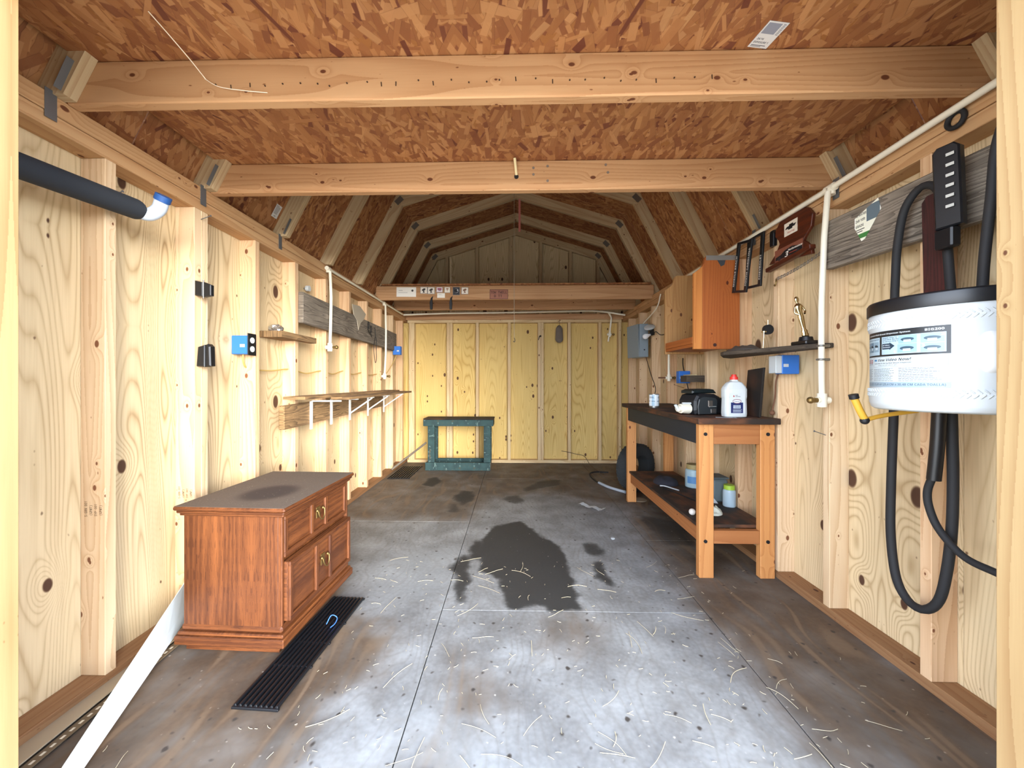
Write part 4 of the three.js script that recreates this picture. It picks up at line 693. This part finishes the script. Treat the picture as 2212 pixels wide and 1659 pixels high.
// grey breaker panel with lamp holder
{
  const p = thing('breaker_panel', 'grey metal breaker panel with open door on right wall', 'electric panel', [1.375, 1.325, 4.1]);
  board(p, 'box', M.panelGrey, -0.045, 0.048, 0, 0.35, -0.26, 0, 1, 0.003);
  mesh(p, 'door', cbox(0.006, 0.35, 0.258, 0.002), M.panelGrey, [-0.073, 0.175, -0.135], [0, 0.17, 0.03]); mesh(p, 'latch', cbox(0.014, 0.012, 0.006, 0.002), M.black, [0.005, 0.075, 0.003]);
  const l = thing('lamp_holder', 'white round lamp holder with unlit bulb above breaker panel', 'lamp holder', [1.385, 1.6, 3.96]);
  mesh(l, 'disc', at(lathe([[0, 0.012], [0.042, 0.01], [0.052, 0.002], [0.052, -0.008], [0.04, -0.012], [0, -0.012]], 32), 0, 0.02, 0, 0.55, 0, 0.3), M.white);
  mesh(l, 'socket', merge([at(cyl(0.02, 0.024, 0.055, 16), 0.02, -0.035, 0.02, 0.4, 0, 0.4), at(cbox(0.06, 0.026, 0.026, 0.006), 0.01, -0.05, 0.02, 0, 0, 0.4)]), M.black);
  mesh(l, 'bulb', at(lathe([[0, -0.04], [0.016, -0.036], [0.026, -0.022], [0.028, -0.006], [0.02, 0.014], [0.012, 0.028], [0.012, 0.04], [0, 0.04]], 24), -0.04, -0.075, 0.03, 0, 0, -1.2), flat(0xe8eef4, 0.2));
  mesh(l, 'cord', tubeGeo([new THREE.Vector3(0.03, -0.05, 0.02), new THREE.Vector3(0.03, -0.04, 0.1), new THREE.Vector3(0.02, -0.09, 0.25), new THREE.Vector3(0.01, -0.1, 0.45)], 0.004, 24, 6), M.black);
}
solo('wall_wire', 'thin dark wire running down below the breaker panel', 'wire', tubeGeo([V(1.405, 1.325, 4.12), V(1.41, 1.15, 4.0), V(1.412, 1.0, 3.87), V(1.405, 0.9, 3.9)], 0.0035, 40, 5), M.black);
solo('yellow_wire', 'cream cable from top plate down to breaker panel', 'cable', tubeGeo([V(1.4, 1.9, 3.7), V(1.39, 1.78, 3.78), V(1.37, 1.675, 4.12)], 0.006, 24, 6), M.pvc);
solo('wall_wire', 'dark wire hanging on the stud behind the bench tool', 'wire', tubeGeo([V(1.418, 1.26, 3.26), V(1.41, 1.2, 3.24), V(1.412, 1.1, 3.2), V(1.415, 1.0, 3.15), V(1.41, 0.92, 3.1)], 0.004, 40, 5), M.black);
{
  const b = thing('wall_thermometer', 'small white slotted gauge plate beside the cabinet top', 'gauge', [1.419, 1.66, 3.33]);
  board(b, 'plate', flat(0xc8c6bc, 0.5), -0.012, 0, 0, 0.13, -0.05, 0.05, 1, 0.002); for (let i = 0; i < 4; i++) board(b, 'slot', M.black, -0.014, -0.0121, 0.02, 0.11, -0.038 + i * 0.02, -0.028 + i * 0.02, 1, 0.0004);
}
{
  const c = thing('wall_block', 'short dark board block on the right wall above bench', 'block', [1.36, 1.06, 2.98]);
  board(c, 'block', M.shelfDark, -0.07, 0.064, 0, 0.05, -0.03, 0.08, 0, 0.003); mesh(c, 'strip', cbox(0.012, 0.006, 0.2, 0.001), flat(0xd8cca0, 0.6), [-0.02, 0.054, 0.02]);
}

// ================================================================ things on the work bench (top at 0.867)
{
  const c = thing('soup_can', 'small can with blue and white label on bench far end', 'can', [1.07, 0.867, 2.96]);
  const k = canvas(256, 128), g = k.getContext('2d'); g.fillStyle = '#dfe8ee'; g.fillRect(0, 0, 256, 128); g.fillStyle = '#9db9cc'; for (let i = 0; i < 4; i++) g.fillRect(i * 64 + 30, 0, 24, 128); g.fillStyle = '#24344c'; g.font = 'bold 26px sans-serif'; for (let i = 0; i < 3; i++) g.fillText('OIL', 20 + i * 90, 40); g.fillStyle = '#456'; for (let i = 0; i < 6; i++) g.fillRect(10 + i * 42, 70, 30, 6);
  mesh(c, 'body', at(cyl(0.036, 0.036, 0.085, 28), 0, 0.055, 0), new THREE.MeshStandardMaterial({ map: texOf(k), roughness: 0.45 })); mesh(c, 'rim', merge([at(cyl(0.0375, 0.0375, 0.006, 28), 0, 0.1, 0), at(cyl(0.034, 0.034, 0.012, 28), 0, 0.0065, 0)]), M.steel);
}
{ // black chain-saw-like engine unit
  const e = thing('power_tool', 'greasy black engine power tool with white starter on bench', 'power tool', [1.145, 0.868, 2.37], 0.25); e.scale.set(1, 0.8, 1);
  mesh(e, 'housing', (() => { const g = prism([[-0.1, 0], [0.09, 0], [0.1, 0.03], [0.095, 0.08], [0.07, 0.125], [0.03, 0.15], [-0.05, 0.155], [-0.09, 0.14], [-0.108, 0.1], [-0.11, 0.03]], 0.15, 0.012); return g; })(), M.black, [0, 0.004, 0]);
  mesh(e, 'top_cover', prism([[-0.1, 0], [0.07, 0], [0.05, 0.028], [0.02, 0.034], [-0.07, 0.032], [-0.1, 0.02]], 0.11, 0.008), flat(0x0e1a1c, 0.5), [0, 0.157, -0.01]);
  mesh(e, 'guard_plate', prism([[-0.095, 0], [0.03, 0], [0.035, 0.1], [0.02, 0.12], [-0.06, 0.13], [-0.09, 0.11], [-0.1, 0.06]], 0.012, 0.003), flat(0x2a2e30, 0.45), [0, 0.006, 0.083]);
  for (const [x, y, w, h, c] of [[-0.02, 0.085, 0.03, 0.045, 0x6a625a], [0.0, 0.03, 0.035, 0.03, 0x5a5652], [-0.005, 0.062, 0.05, 0.006, 0xb0b0ac]]) mesh(e, 'fitting', cbox(w, h, 0.008, 0.002), flat(c, 0.4, { metalness: 0.5 }), [x, y, 0.0925]);
  mesh(e, 'rear_grip', tubeGeo([new THREE.Vector3(0.09, 0.1, 0), new THREE.Vector3(0.15, 0.1, 0.005), new THREE.Vector3(0.2, 0.095, 0.01), new THREE.Vector3(0.215, 0.08, 0.01)], 0.021, 24, 12), M.blackPlastic);
  mesh(e, 'skirt', prism([[0.085, 0], [0.2, 0], [0.19, 0.05], [0.17, 0.07], [0.085, 0.075]], 0.1, 0.008), M.black, [0, 0, 0]);
  mesh(e, 'starter', merge([at(cyl(0.04, 0.034, 0.05, 24), -0.14, 0.045, 0.02, 0, 0, Math.PI / 2), at(cyl(0.024, 0.024, 0.07, 20), -0.148, 0.045, 0.02, 0, 0, Math.PI / 2)]), flat(0xe6e0cc, 0.45));
  mesh(e, 'starter_lever', merge([rod(new THREE.Vector3(-0.2, 0.075, 0.02), new THREE.Vector3(-0.185, 0.03, 0.03), 0.009, 10), rod(new THREE.Vector3(-0.16, 0.085, 0.03), new THREE.Vector3(-0.11, 0.085, 0.04), 0.007, 8)]), M.white);
  mesh(e, 'dipper', merge([rod(new THREE.Vector3(0.1, 0.006, 0.09), new THREE.Vector3(0.14, 0.006, 0.1), 0.006, 8), rod(new THREE.Vector3(0.15, 0.0, 0.085), new THREE.Vector3(0.15, 0.035, 0.085), 0.005, 8)]), M.white);
}
{ // lighter fluid bottle
  const b = thing('fluid_bottle', 'white plastic bottle with red cap on bench near end', 'bottle', [1.225, 0.867, 2.17], 0.0);
  const sec = (w, d, y) => { const p = []; for (let i = 0; i < 28; i++) { const t = i / 28 * Math.PI * 2, c = Math.cos(t), s = Math.sin(t), k = Math.pow(Math.pow(Math.abs(c), 4) + Math.pow(Math.abs(s), 4), -0.25); p.push([c * k * w / 2, y, s * k * d / 2]); } return p; };
  const rings = [[0.09, 0.05, 0], [0.118, 0.07, 0.004], [0.122, 0.074, 0.02], [0.118, 0.07, 0.1], [0.122, 0.074, 0.115], [0.122, 0.074, 0.155], [0.112, 0.066, 0.168], [0.075, 0.05, 0.192], [0.036, 0.034, 0.2], [0.033, 0.033, 0.208]].map((a) => sec(...a)), pos = [];
  for (let r = 0; r < rings.length - 1; r++) for (let i = 0; i < 28; i++) { const j = (i + 1) % 28; pos.push(...rings[r][i], ...rings[r + 1][i], ...rings[r + 1][j], ...rings[r][i], ...rings[r + 1][j], ...rings[r][j]); }
  const g = new THREE.BufferGeometry(); g.setAttribute('position', new THREE.Float32BufferAttribute(pos, 3)); g.computeVertexNormals();
  mesh(b, 'body', g, flat(0xc8d0d2, 0.35, { side: THREE.DoubleSide }));
  mesh(b, 'cap', merge([at(cyl(0.021, 0.02, 0.016, 22), 0, 0.216, 0), at(cyl(0.015, 0.012, 0.014, 22), 0, 0.23, 0)]), flat(0xd0342a, 0.4));
  const c = canvas(384, 512), x = c.getContext('2d'); x.fillStyle = '#f0f5f6'; x.fillRect(0, 0, 384, 512); x.fillStyle = '#c8342c'; x.beginPath(); x.moveTo(96, 90); x.lineTo(108, 40); x.lineTo(132, 80); x.lineTo(120, 96); x.fill(); x.fillStyle = '#444'; x.font = 'bold 26px sans-serif'; x.fillText('EASY', 150, 66); x.fillText('LIGHTING', 150, 94); x.fillStyle = '#1c2e6c'; x.fillRect(40, 230, 300, 260); x.fillStyle = '#fff'; x.beginPath(); x.ellipse(190, 200, 110, 56, 0, 0, 7); x.fill(); x.lineWidth = 12; x.strokeStyle = '#a03030'; x.beginPath(); x.ellipse(190, 200, 102, 48, 0, 0, 7); x.stroke(); x.lineWidth = 5; x.strokeStyle = '#1c2e6c'; x.stroke(); x.fillStyle = '#1c2e6c'; x.font = 'bold 30px sans-serif'; x.fillText('Kingsford', 118, 211, 144); x.fillStyle = '#dce6ee'; x.fillRect(100, 296, 180, 80); x.fillStyle = '#1c2e6c'; x.font = 'bold 36px sans-serif'; x.fillText('CHARCOAL', 108, 330, 164); x.fillText('LIGHTER', 118, 366, 144); x.fillStyle = '#dce6ee'; for (let i = 0; i < 4; i++) x.fillRect(90, 400 + i * 20, 220 - 20 * (i % 2), 8);
  mesh(b, 'label', new THREE.BoxGeometry(0.084, 0.114, 0.0012), new THREE.MeshStandardMaterial({ map: texOf(c), color: 0xd2d6d8, roughness: 0.4 }), [-0.004, 0.077, 0.0372]);
}
solo('leaning_board', 'dark oily short board leaning on bench against the wall', 'board', grainUV(prism([[-0.07, 0], [0.07, 0], [0.035, 0.262], [-0.105, 0.272]].map(([x, y]) => [-x, y]), 0.012, 0.002), 1), wood(T.grime, 0x7a7064, 0.8), [1.345, 0.868, 2.2], [0.0, -Math.PI / 2, 0]).rotation.set(0, -Math.PI / 2, 0, 'YXZ');
solo('paper_scrap', 'thin white paper scrap on bench by the bottle', 'paper', cbox(0.02, 0.001, 0.1, 0.0003), M.white, [1.16, 0.868, 2.13], [0, 1.2, 0]);

// ================================================================ lower shelf (top at 0.275) and beside
solo('knit_cap', 'dark knitted cap lying on the bench lower shelf', 'cap', (() => { const g = new THREE.SphereGeometry(0.09, 30, 14, 0, Math.PI * 2, 0, Math.PI / 2), p = g.attributes.position; for (let i = 0; i < p.count; i++) { const n = noise(p.getX(i) * 18, p.getZ(i) * 18, 8); p.setY(i, p.getY(i) * 0.6 * (1 + 0.35 * n)); p.setZ(i, p.getZ(i) * 1.15); } g.computeVertexNormals(); return g; })(), flat(0x23232c, 0.9, { side: THREE.DoubleSide }), [1.18, 0.275, 3.02]);
solo('white_strip', 'curved white plastic strip in front of the knitted cap', 'strip', tubeGeo([V(1.1, 0.281, 2.92), V(1.13, 0.283, 2.9), V(1.17, 0.28, 2.84), V(1.19, 0.28, 2.8)], 0.005, 24, 6), M.white);
solo('black_lead', 'thin black lead lying along the bench lower shelf', 'cable', tubeGeo([V(1.1, 0.28, 2.86), V(1.14, 0.28, 2.75), V(1.18, 0.281, 2.6), V(1.22, 0.28, 2.48), V(1.24, 0.28, 2.42)], 0.0045, 40, 6), M.black);
function jar(name, label, cat, x, d, r, h, body, lid, lidName, y = 0.275) {
  const j = thing(name, label, cat, [x, y, d]);
  mesh(j, 'body', lathe([[0, 0], [r * 0.94, 0], [r, h * 0.03], [r, h * 0.7], [r * 0.9, h * 0.78], [r * 0.8, h * 0.8], [0, h * 0.8]], 28), body); mesh(j, lidName, at(cyl(r * 0.86, r * 0.84, h * 0.2, 26), 0, h * 0.9, 0), lid); return j;
}
{ const j = jar('glass_jar', 'clear jar with tan lid on lower shelf behind front leg', 'jar', 1.35, 2.92, 0.06, 0.17, flat(0x9cb4be, 0.2), flat(0x9a8a5c, 0.6), 'lid'); mesh(j, 'label', new THREE.CylinderGeometry(0.0605, 0.0605, 0.05, 20, 1, true, -1.2, 1.3), flat(0x4f7fae, 0.5), [0, 0.06, 0]); }
jar('glass_jar', 'jar with lime green lid at the lower shelf back', 'jar', 1.365, 2.47, 0.037, 0.135, flat(0xa8bcc8, 0.15), flat(0x9cc03a, 0.45), 'lid');
{ const b = thing('storage_tub', 'grey plastic tub behind the green-lidded jar', 'tub', [1.35, 0.275, 2.6]); board(b, 'tub', flat(0x5a6668, 0.6), -0.05, 0.05, 0, 0.15, -0.06, 0.06, 1, 0.012); board(b, 'lid', flat(0x4c575a, 0.6), -0.054, 0.054, 0.151, 0.163, -0.064, 0.064, 0, 0.004); mesh(b, 'card', prism([[-0.03, 0], [0.035, 0], [-0.025, 0.075]], 0.002), M.white, [-0.06, 0.0, 0.068], [0, -0.3, 0]); }
solo('white_cloth', 'crumpled white cloth on lower shelf beside front leg', 'cloth', (() => { const g = new THREE.SphereGeometry(0.075, 30, 16, 0, Math.PI * 2, 0, Math.PI / 2), p = g.attributes.position; for (let i = 0; i < p.count; i++) { const n = noise(p.getX(i) * 26, p.getZ(i) * 26, 2) + 0.5 * noise(p.getX(i) * 60, p.getZ(i) * 60, 5); p.setY(i, Math.max(0, p.getY(i) * 0.5 * (1 + 0.8 * n))); p.setX(i, p.getX(i) * 0.85); } g.computeVertexNormals(); return g; })(), flat(0xd8dccc, 0.9, { side: THREE.DoubleSide }), [1.19, 0.275, 2.36]);
solo('white_ball', 'small white golf-size ball near shelf front edge', 'ball', new THREE.SphereGeometry(0.019, 20, 14), flat(0xd8d4cc, 0.5), [1.055, 0.294, 2.3]);
{ // tyre behind the bench
  const t = thing('tire', 'worn black tire standing behind the bench far end', 'tire', [1.19, 0, 3.78], 0.62), r = 0.23;
  const pr = [[0.115, -0.055], [0.125, -0.062], [0.17, -0.07], [0.205, -0.066], [0.222, -0.055], [0.228, -0.03], [r, 0], [0.228, 0.03], [0.222, 0.055], [0.205, 0.066], [0.17, 0.07], [0.125, 0.062], [0.115, 0.055], [0.118, 0], [0.115, -0.055]];
  mesh(t, 'casing', at(lathe(pr, 48), 0, r, 0, Math.PI / 2), M.tire);
  const lugs = []; for (let i = 0; i < 36; i++) for (const s of [-1, 1]) { const g = cbox(0.014, 0.006, 0.045, 0.0015); g.rotateY(0.35 * s); g.translate(0, r - 0.002, s * 0.03); g.rotateZ((i + (s > 0 ? 0.5 : 0)) / 36 * Math.PI * 2); g.translate(0, r, 0); lugs.push(g); }
  mesh(t, 'tread', merge(lugs), M.tire);
}
solo('grey_hose', 'pale grey hose piece lying on floor by far bench leg', 'hose', tubeGeo([V(0.885, 0.014, 4.02), V(0.94, 0.014, 3.86), V(1.0, 0.014, 3.76), V(1.06, 0.014, 3.68)], 0.0135, 30, 10), flat(0xaab4be, 0.5));
solo('floor_cable', 'dark cable loop on floor left of the tire', 'cable', tubeGeo([V(1.1, 0.008, 4.5), V(0.96, 0.008, 4.52), V(0.88, 0.008, 4.45), V(0.855, 0.008, 4.3), V(0.865, 0.008, 4.12), V(0.89, 0.012, 4.0)], 0.0075, 50, 8), M.rubber);
solo('floor_wire', 'thin brown wire trailing up the back wall', 'wire', tubeGeo([V(0.62, 0.16, 5.02), V(0.7, 0.15, 5.0), V(0.8, 0.13, 4.97), V(0.9, 0.11, 4.93), V(0.95, 0.03, 4.8), V(1.0, 0.006, 4.5), V(1.02, 0.006, 4.4)], 0.0035, 50, 5), flat(0x5c4c3c, 0.8));
solo('flat_disc', 'flat pale cardboard disc on floor behind far bench leg', 'disc', cyl(0.06, 0.06, 0.006, 24), flat(0x8a7a66, 0.9), [1.13, 0.0035, 3.48]);
solo('paper_strip', 'crumpled white paper strip on the open floor', 'paper', (() => { const g = new THREE.BoxGeometry(0.22, 0.0012, 0.05, 24, 1, 4), p = g.attributes.position; for (let i = 0; i < p.count; i++) { const x = p.getX(i); p.setY(i, p.getY(i) + 0.008 + 0.006 * Math.sin(x * 55) + 0.004 * noise(x * 40, p.getZ(i) * 50, 2) + (Math.abs(x) > 0.09 ? 0.006 : 0)); p.setZ(i, p.getZ(i) * (1 + 2.2 * Math.max(0, x - 0.07) * 6) + 0.006 * Math.sin(x * 30)); } g.computeVertexNormals(); return g; })(), M.white, [0.655, 0, 3.26], [0, -0.68, 0]);
solo('bottle_cap', 'tiny white disc on the floor in front of bench', 'cap', cyl(0.013, 0.014, 0.006, 16), M.white, [0.67, 0.0035, 2.62]);

// ================================================================ back wall, loft edge
solo('hanging_glove', 'grey work mitt hanging on the back wall', 'mitt', (() => { const g = new THREE.CapsuleGeometry(0.05, 0.13, 8, 20); g.scale(1, 1, 0.42); const p = g.attributes.position; for (let i = 0; i < p.count; i++) { const y = p.getY(i); p.setX(i, p.getX(i) * (y > 0.03 ? 1 - (y - 0.03) * 4.2 : 1)); p.setZ(i, p.getZ(i) + 0.006 * noise(p.getX(i) * 60, y * 40, 3)); } g.computeVertexNormals(); return g; })(), flat(0x6a6158, 0.9), [0.588, 1.68, 5.0]);
solo('mitt_loop', 'small wire hook holding the grey mitt', 'hook', tubeGeo([V(0.588, 1.79, 5.0), V(0.595, 1.83, 5.005), V(0.588, 1.852, 5.02), V(0.58, 1.84, 5.03)], 0.0025, 16, 5), M.black);
solo('small_hook', 'small black hook on the middle batten pair', 'hook', merge([rod(V(0.33, 1.64, 5.03), V(0.33, 1.645, 4.97), 0.005, 8), rod(V(0.33, 1.645, 4.97), V(0.318, 1.6, 4.975), 0.005, 8), at(new THREE.SphereGeometry(0.012, 10, 8), 0.345, 1.652, -4.985)]), M.black);
{
  const s = thing('pull_string', 'long thin string with knotted end hanging in mid-shed', 'string', [0.003, 1.425, 3.479]);
  mesh(s, 'string', rod(new THREE.Vector3(0, 0.03, 0), new THREE.Vector3(0, 1.585, 0), 0.0022, 6), M.string); mesh(s, 'end_clip', tubeGeo([new THREE.Vector3(0, 0.035, 0), new THREE.Vector3(0.008, 0.015, 0), new THREE.Vector3(0.003, -0.004, 0), new THREE.Vector3(-0.007, 0.006, 0)], 0.003, 16, 6), M.black);
}
solo('pink_ribbon', 'faded pink marking ribbon hanging from the ridge', 'ribbon', cbox(0.022, 0.34, 0.001, 0.0003), flat(0xc87a72, 0.8), [0.06, 2.8, 4.02]);
{ // cards and square stickers on the loft beam (front face at d 3.985)
  const card = (name, label, cat, x0, y0, w, h, draw, group) => { const c = canvas(128, Math.max(32, Math.round(128 * h / w))), g = c.getContext('2d'); draw(g, c.width, c.height); return solo(name, label, cat, new THREE.BoxGeometry(w, h, 0.0015), new THREE.MeshStandardMaterial({ map: texOf(c), roughness: 0.6 }), [x0 + w / 2, y0 + h / 2, 3.9838], [0, 0, -0.01], group); };
  card('name_card', 'wide white card at left end of the loft beam', 'card', -1.222, 1.947, 0.205, 0.1, (g, w, h) => { g.fillStyle = '#f4f2ea'; g.fillRect(0, 0, w, h); g.fillStyle = '#444'; g.beginPath(); g.arc(104, 22, 7, 0, 7); g.fill(); g.fillStyle = '#aaa'; g.fillRect(14, 20, 26, 3); g.fillRect(12, 34, 60, 2); });
  const sq = (bg, fn) => (g, w, h) => { g.fillStyle = '#777'; g.fillRect(0, 0, w, h); g.fillStyle = bg; g.fillRect(7, 7, w - 14, h - 14); fn(g); };
  const animal = (col) => (g) => { g.fillStyle = col; g.beginPath(); g.ellipse(62, 50, 34, 20, -0.5, 0, 7); g.fill(); g.beginPath(); g.moveTo(60, 60); g.lineTo(84, 100); g.lineTo(44, 104); g.fill(); };
  card('square_sticker', 'first white square sticker with dark figure, beside the card', 'sticker', -0.974, 1.978, 0.076, 0.072, sq('#efe8dc', animal('#3a3634')), 'square stickers on the loft beam');
  card('square_sticker', 'second white square sticker with dark figure on loft beam', 'sticker', -0.897, 1.974, 0.076, 0.074, sq('#efe8dc', animal('#4a4440')), 'square stickers on the loft beam');
  card('square_sticker', 'white square sticker with pink print on loft beam', 'sticker', -0.806, 1.99, 0.068, 0.058, sq('#f2e6ea', (g) => { g.fillStyle = '#a04a6a'; g.fillRect(24, 26, 80, 30); g.fillStyle = '#705070'; g.fillRect(40, 62, 56, 14); }), 'square stickers on the loft beam');
  card('square_sticker', 'arched white sticker with small brown mark on loft beam', 'sticker', -0.722, 1.986, 0.062, 0.062, sq('#f6f0e2', (g) => { g.fillStyle = '#8a4a2a'; g.fillRect(40, 34, 50, 18); g.fillRect(58, 52, 10, 40); }), 'square stickers on the loft beam');
  card('square_sticker', 'dark square sticker with pale crescent on loft beam', 'sticker', -0.634, 1.962, 0.074, 0.084, sq('#34363e', (g) => { g.fillStyle = '#9a9aa0'; g.beginPath(); g.arc(64, 66, 40, 0, 7); g.fill(); g.fillStyle = '#16181e'; g.beginPath(); g.arc(58, 66, 34, 0, 7); g.fill(); g.fillStyle = '#fff'; g.beginPath(); g.arc(86, 56, 10, 0, 7); g.fill(); }), 'square stickers on the loft beam');
  card('square_sticker', 'rightmost white square sticker with brown figure on loft beam', 'sticker', -0.545, 1.97, 0.074, 0.074, sq('#efe8dc', animal('#8a6654')), 'square stickers on the loft beam');
  card('note_card', 'small white paper note below the pink sticker', 'card', -0.796, 1.935, 0.08, 0.048, (g, w, h) => { g.fillStyle = '#f4f0e6'; g.fillRect(0, 0, w, h); g.fillStyle = '#999'; g.fillRect(18, 16, 50, 3); g.fillRect(18, 30, 70, 2); });
  card('brown_sign', 'small brown lettered plate right of the stickers', 'sign', -0.25, 1.918, 0.19, 0.1, (g, w, h) => { g.fillStyle = '#9a6450'; g.fillRect(0, 0, w, h); g.fillStyle = '#4a2a22'; g.font = 'bold 24px monospace'; g.fillText('TOW TWELL', 6, 28, 116); g.fillText('B TT', 30, 54); g.strokeStyle = '#5a342a'; g.lineWidth = 4; g.strokeRect(1, 1, w - 2, h - 2); });
  for (const [x, lab] of [[-0.856, 'black spring clip under the second square sticker'], [-0.653, 'black spring clip under the dark crescent sticker']]) solo('spring_clip', lab, 'clip', prism([[-0.012, -0.09], [0.012, -0.09], [0.016, -0.03], [0.012, 0.02], [0.018, 0.05], [-0.004, 0.03], [-0.016, -0.02]], 0.016, 0.003), M.blackPlastic, [x, 1.9, 3.974]);
}
// ================================================================ front loft details
{
  const c = canvas(256, 320), g = c.getContext('2d'); g.fillStyle = '#d6d8da'; g.fillRect(0, 0, 256, 320); g.fillStyle = '#8a90a0'; g.fillRect(16, 16, 170, 130); g.fillStyle = '#3c4454'; for (let i = 0; i < 14; i++) g.fillRect(200 + (i % 2) * 8, 16 + i * 10, 34, 4); g.font = 'bold 34px sans-serif'; g.fillText('24/16', 30, 220); g.fillText('EXPOSURE 1', 20, 262, 210); g.fillRect(20, 284, 190, 8); g.fillRect(20, 300, 140, 6);
  solo('panel_label', 'white printed mill label on the loft underside', 'label', new THREE.BoxGeometry(0.062, 0.0012, 0.085), new THREE.MeshStandardMaterial({ map: texOf(c), roughness: 0.6 }), [0.745, 2.0802, 1.145], [0, 0.15, 0]);
}
solo('wooden_peg', 'pale wooden peg stuck in the second loft beam', 'peg', rod(V(0.012, 2.012, 1.768), V(0.004, 2.078, 1.745), 0.0065, 10), flat(0xe6d6a8, 0.6));
solo('peg_hole', 'dark drilled hole plug in the second loft beam', 'hole plug', at(cyl(0.01, 0.01, 0.004, 16), 0, 0, 0, Math.PI / 2), M.black, [0.012, 2.005, 1.7665]);
solo('cobweb_strand', 'dusty cobweb strand sagging from loft panel to first beam', 'cobweb', merge([tubeGeo([V(-1.0, 2.078, 1.03), V(-0.985, 2.055, 1.08), V(-0.97, 2.03, 1.13), V(-0.965, 2.012, 1.184)], 0.0016, 40, 5), tubeGeo([V(-0.97, 2.015, 1.186), V(-0.92, 1.985, 1.18), V(-0.84, 1.97, 1.178), V(-0.77, 1.968, 1.186)], 0.0014, 40, 5)]), flat(0xf4e6d0, 0.9));

solo('gate_hook', 'dark bent hook with ball end on stud beside leaning board', 'hook', merge([tubeGeo([V(1.424, 1.12, 2.1), V(1.405, 1.06, 2.095), V(1.41, 0.98, 2.11), V(1.4, 0.9, 2.118)], 0.004, 24, 6), at(new THREE.SphereGeometry(0.013, 12, 8), 1.4, 0.895, -2.118)]), M.rust);
{
  const c = canvas(128, 160), g = c.getContext('2d'); g.fillStyle = '#d2d2ce'; g.fillRect(0, 0, 128, 160); g.fillStyle = '#50545c'; for (let i = 0; i < 9; i++) g.fillRect(14, 14 + i * 12, 60 + (i * 37) % 40, 5); g.font = 'bold 22px sans-serif'; g.fillText('OSB', 40, 148);
  solo('panel_label', 'small white mill label on roof board by third left rafter', 'label', new THREE.BoxGeometry(0.0012, 0.08, 0.05), new THREE.MeshStandardMaterial({ map: texOf(c), roughness: 0.6 }), [-1.4145, 2.08, 2.265], [0, 0, -0.481]);
}
// mill stamps inked on two left studs
{
  const c = canvas(256, 256), g = c.getContext('2d'); g.clearRect(0, 0, 256, 256); g.fillStyle = 'rgba(74,52,40,0.75)'; g.font = 'bold 44px monospace'; g.translate(0, 256); g.rotate(-Math.PI / 2); g.fillText('S-GRN 001', 10, 60); g.fillText('(GPMT)', 30, 120); g.fillText('SYP 001', 20, 180); g.fillText('(GPMT)', 30, 240);
  const m = new THREE.MeshStandardMaterial({ map: texOf(c), transparent: true, roughness: 0.8, polygonOffset: true, polygonOffsetFactor: -1 });
  for (const [d, y, lab] of [[1.31, 0.62, 'inked mill stamp low on the first left stud'], [1.685, 0.57, 'inked mill stamp on the stud behind the nightstand']]) solo('mill_stamp', lab, 'stamp', new THREE.PlaneGeometry(0.075, 0.06), m, [-1.468, y, d - 0.0006]);
}
// dry grass clippings blown over the floor: nobody could count them
{
  const q = rngOf(404), list = [];
  for (let i = 0; i < 560; i++) {
    const near = q(), x = (q() - 0.5) * 1.9 + (near < 0.35 ? (q() < 0.5 ? -0.35 : 0.35) : 0.05), d = 0.95 + Math.pow(q(), 1.7) * 1.35, a = q() * Math.PI * 2, big = q() < 0.13, L = big ? 0.04 + 0.1 * q() : 0.005 + 0.018 * q(), b = (q() - 0.5) * 0.9;
    if (x < -0.72 && d > 1.2) continue;
    const pts = []; for (let k = 0; k < 4; k++) { const t = k / 3 - 0.5; pts.push(new THREE.Vector3(x + Math.cos(a + b * t) * L * t, 0.002 + (big ? 0.004 * (1 - 4 * t * t) * q() : 0), -(d) + Math.sin(a + b * t) * L * t)); }
    list.push(tubeGeo(pts, big ? 0.0007 + 0.0005 * q() : 0.0009, big ? 8 : 3, 4, false));
  }
  const s = solo('grass_litter', 'scattered dry grass clippings on the front floor', 'litter', merge(list), flat(0xb8ac90, 0.9)); s.userData.kind = 'stuff';
}
renderer.render(scene, camera);
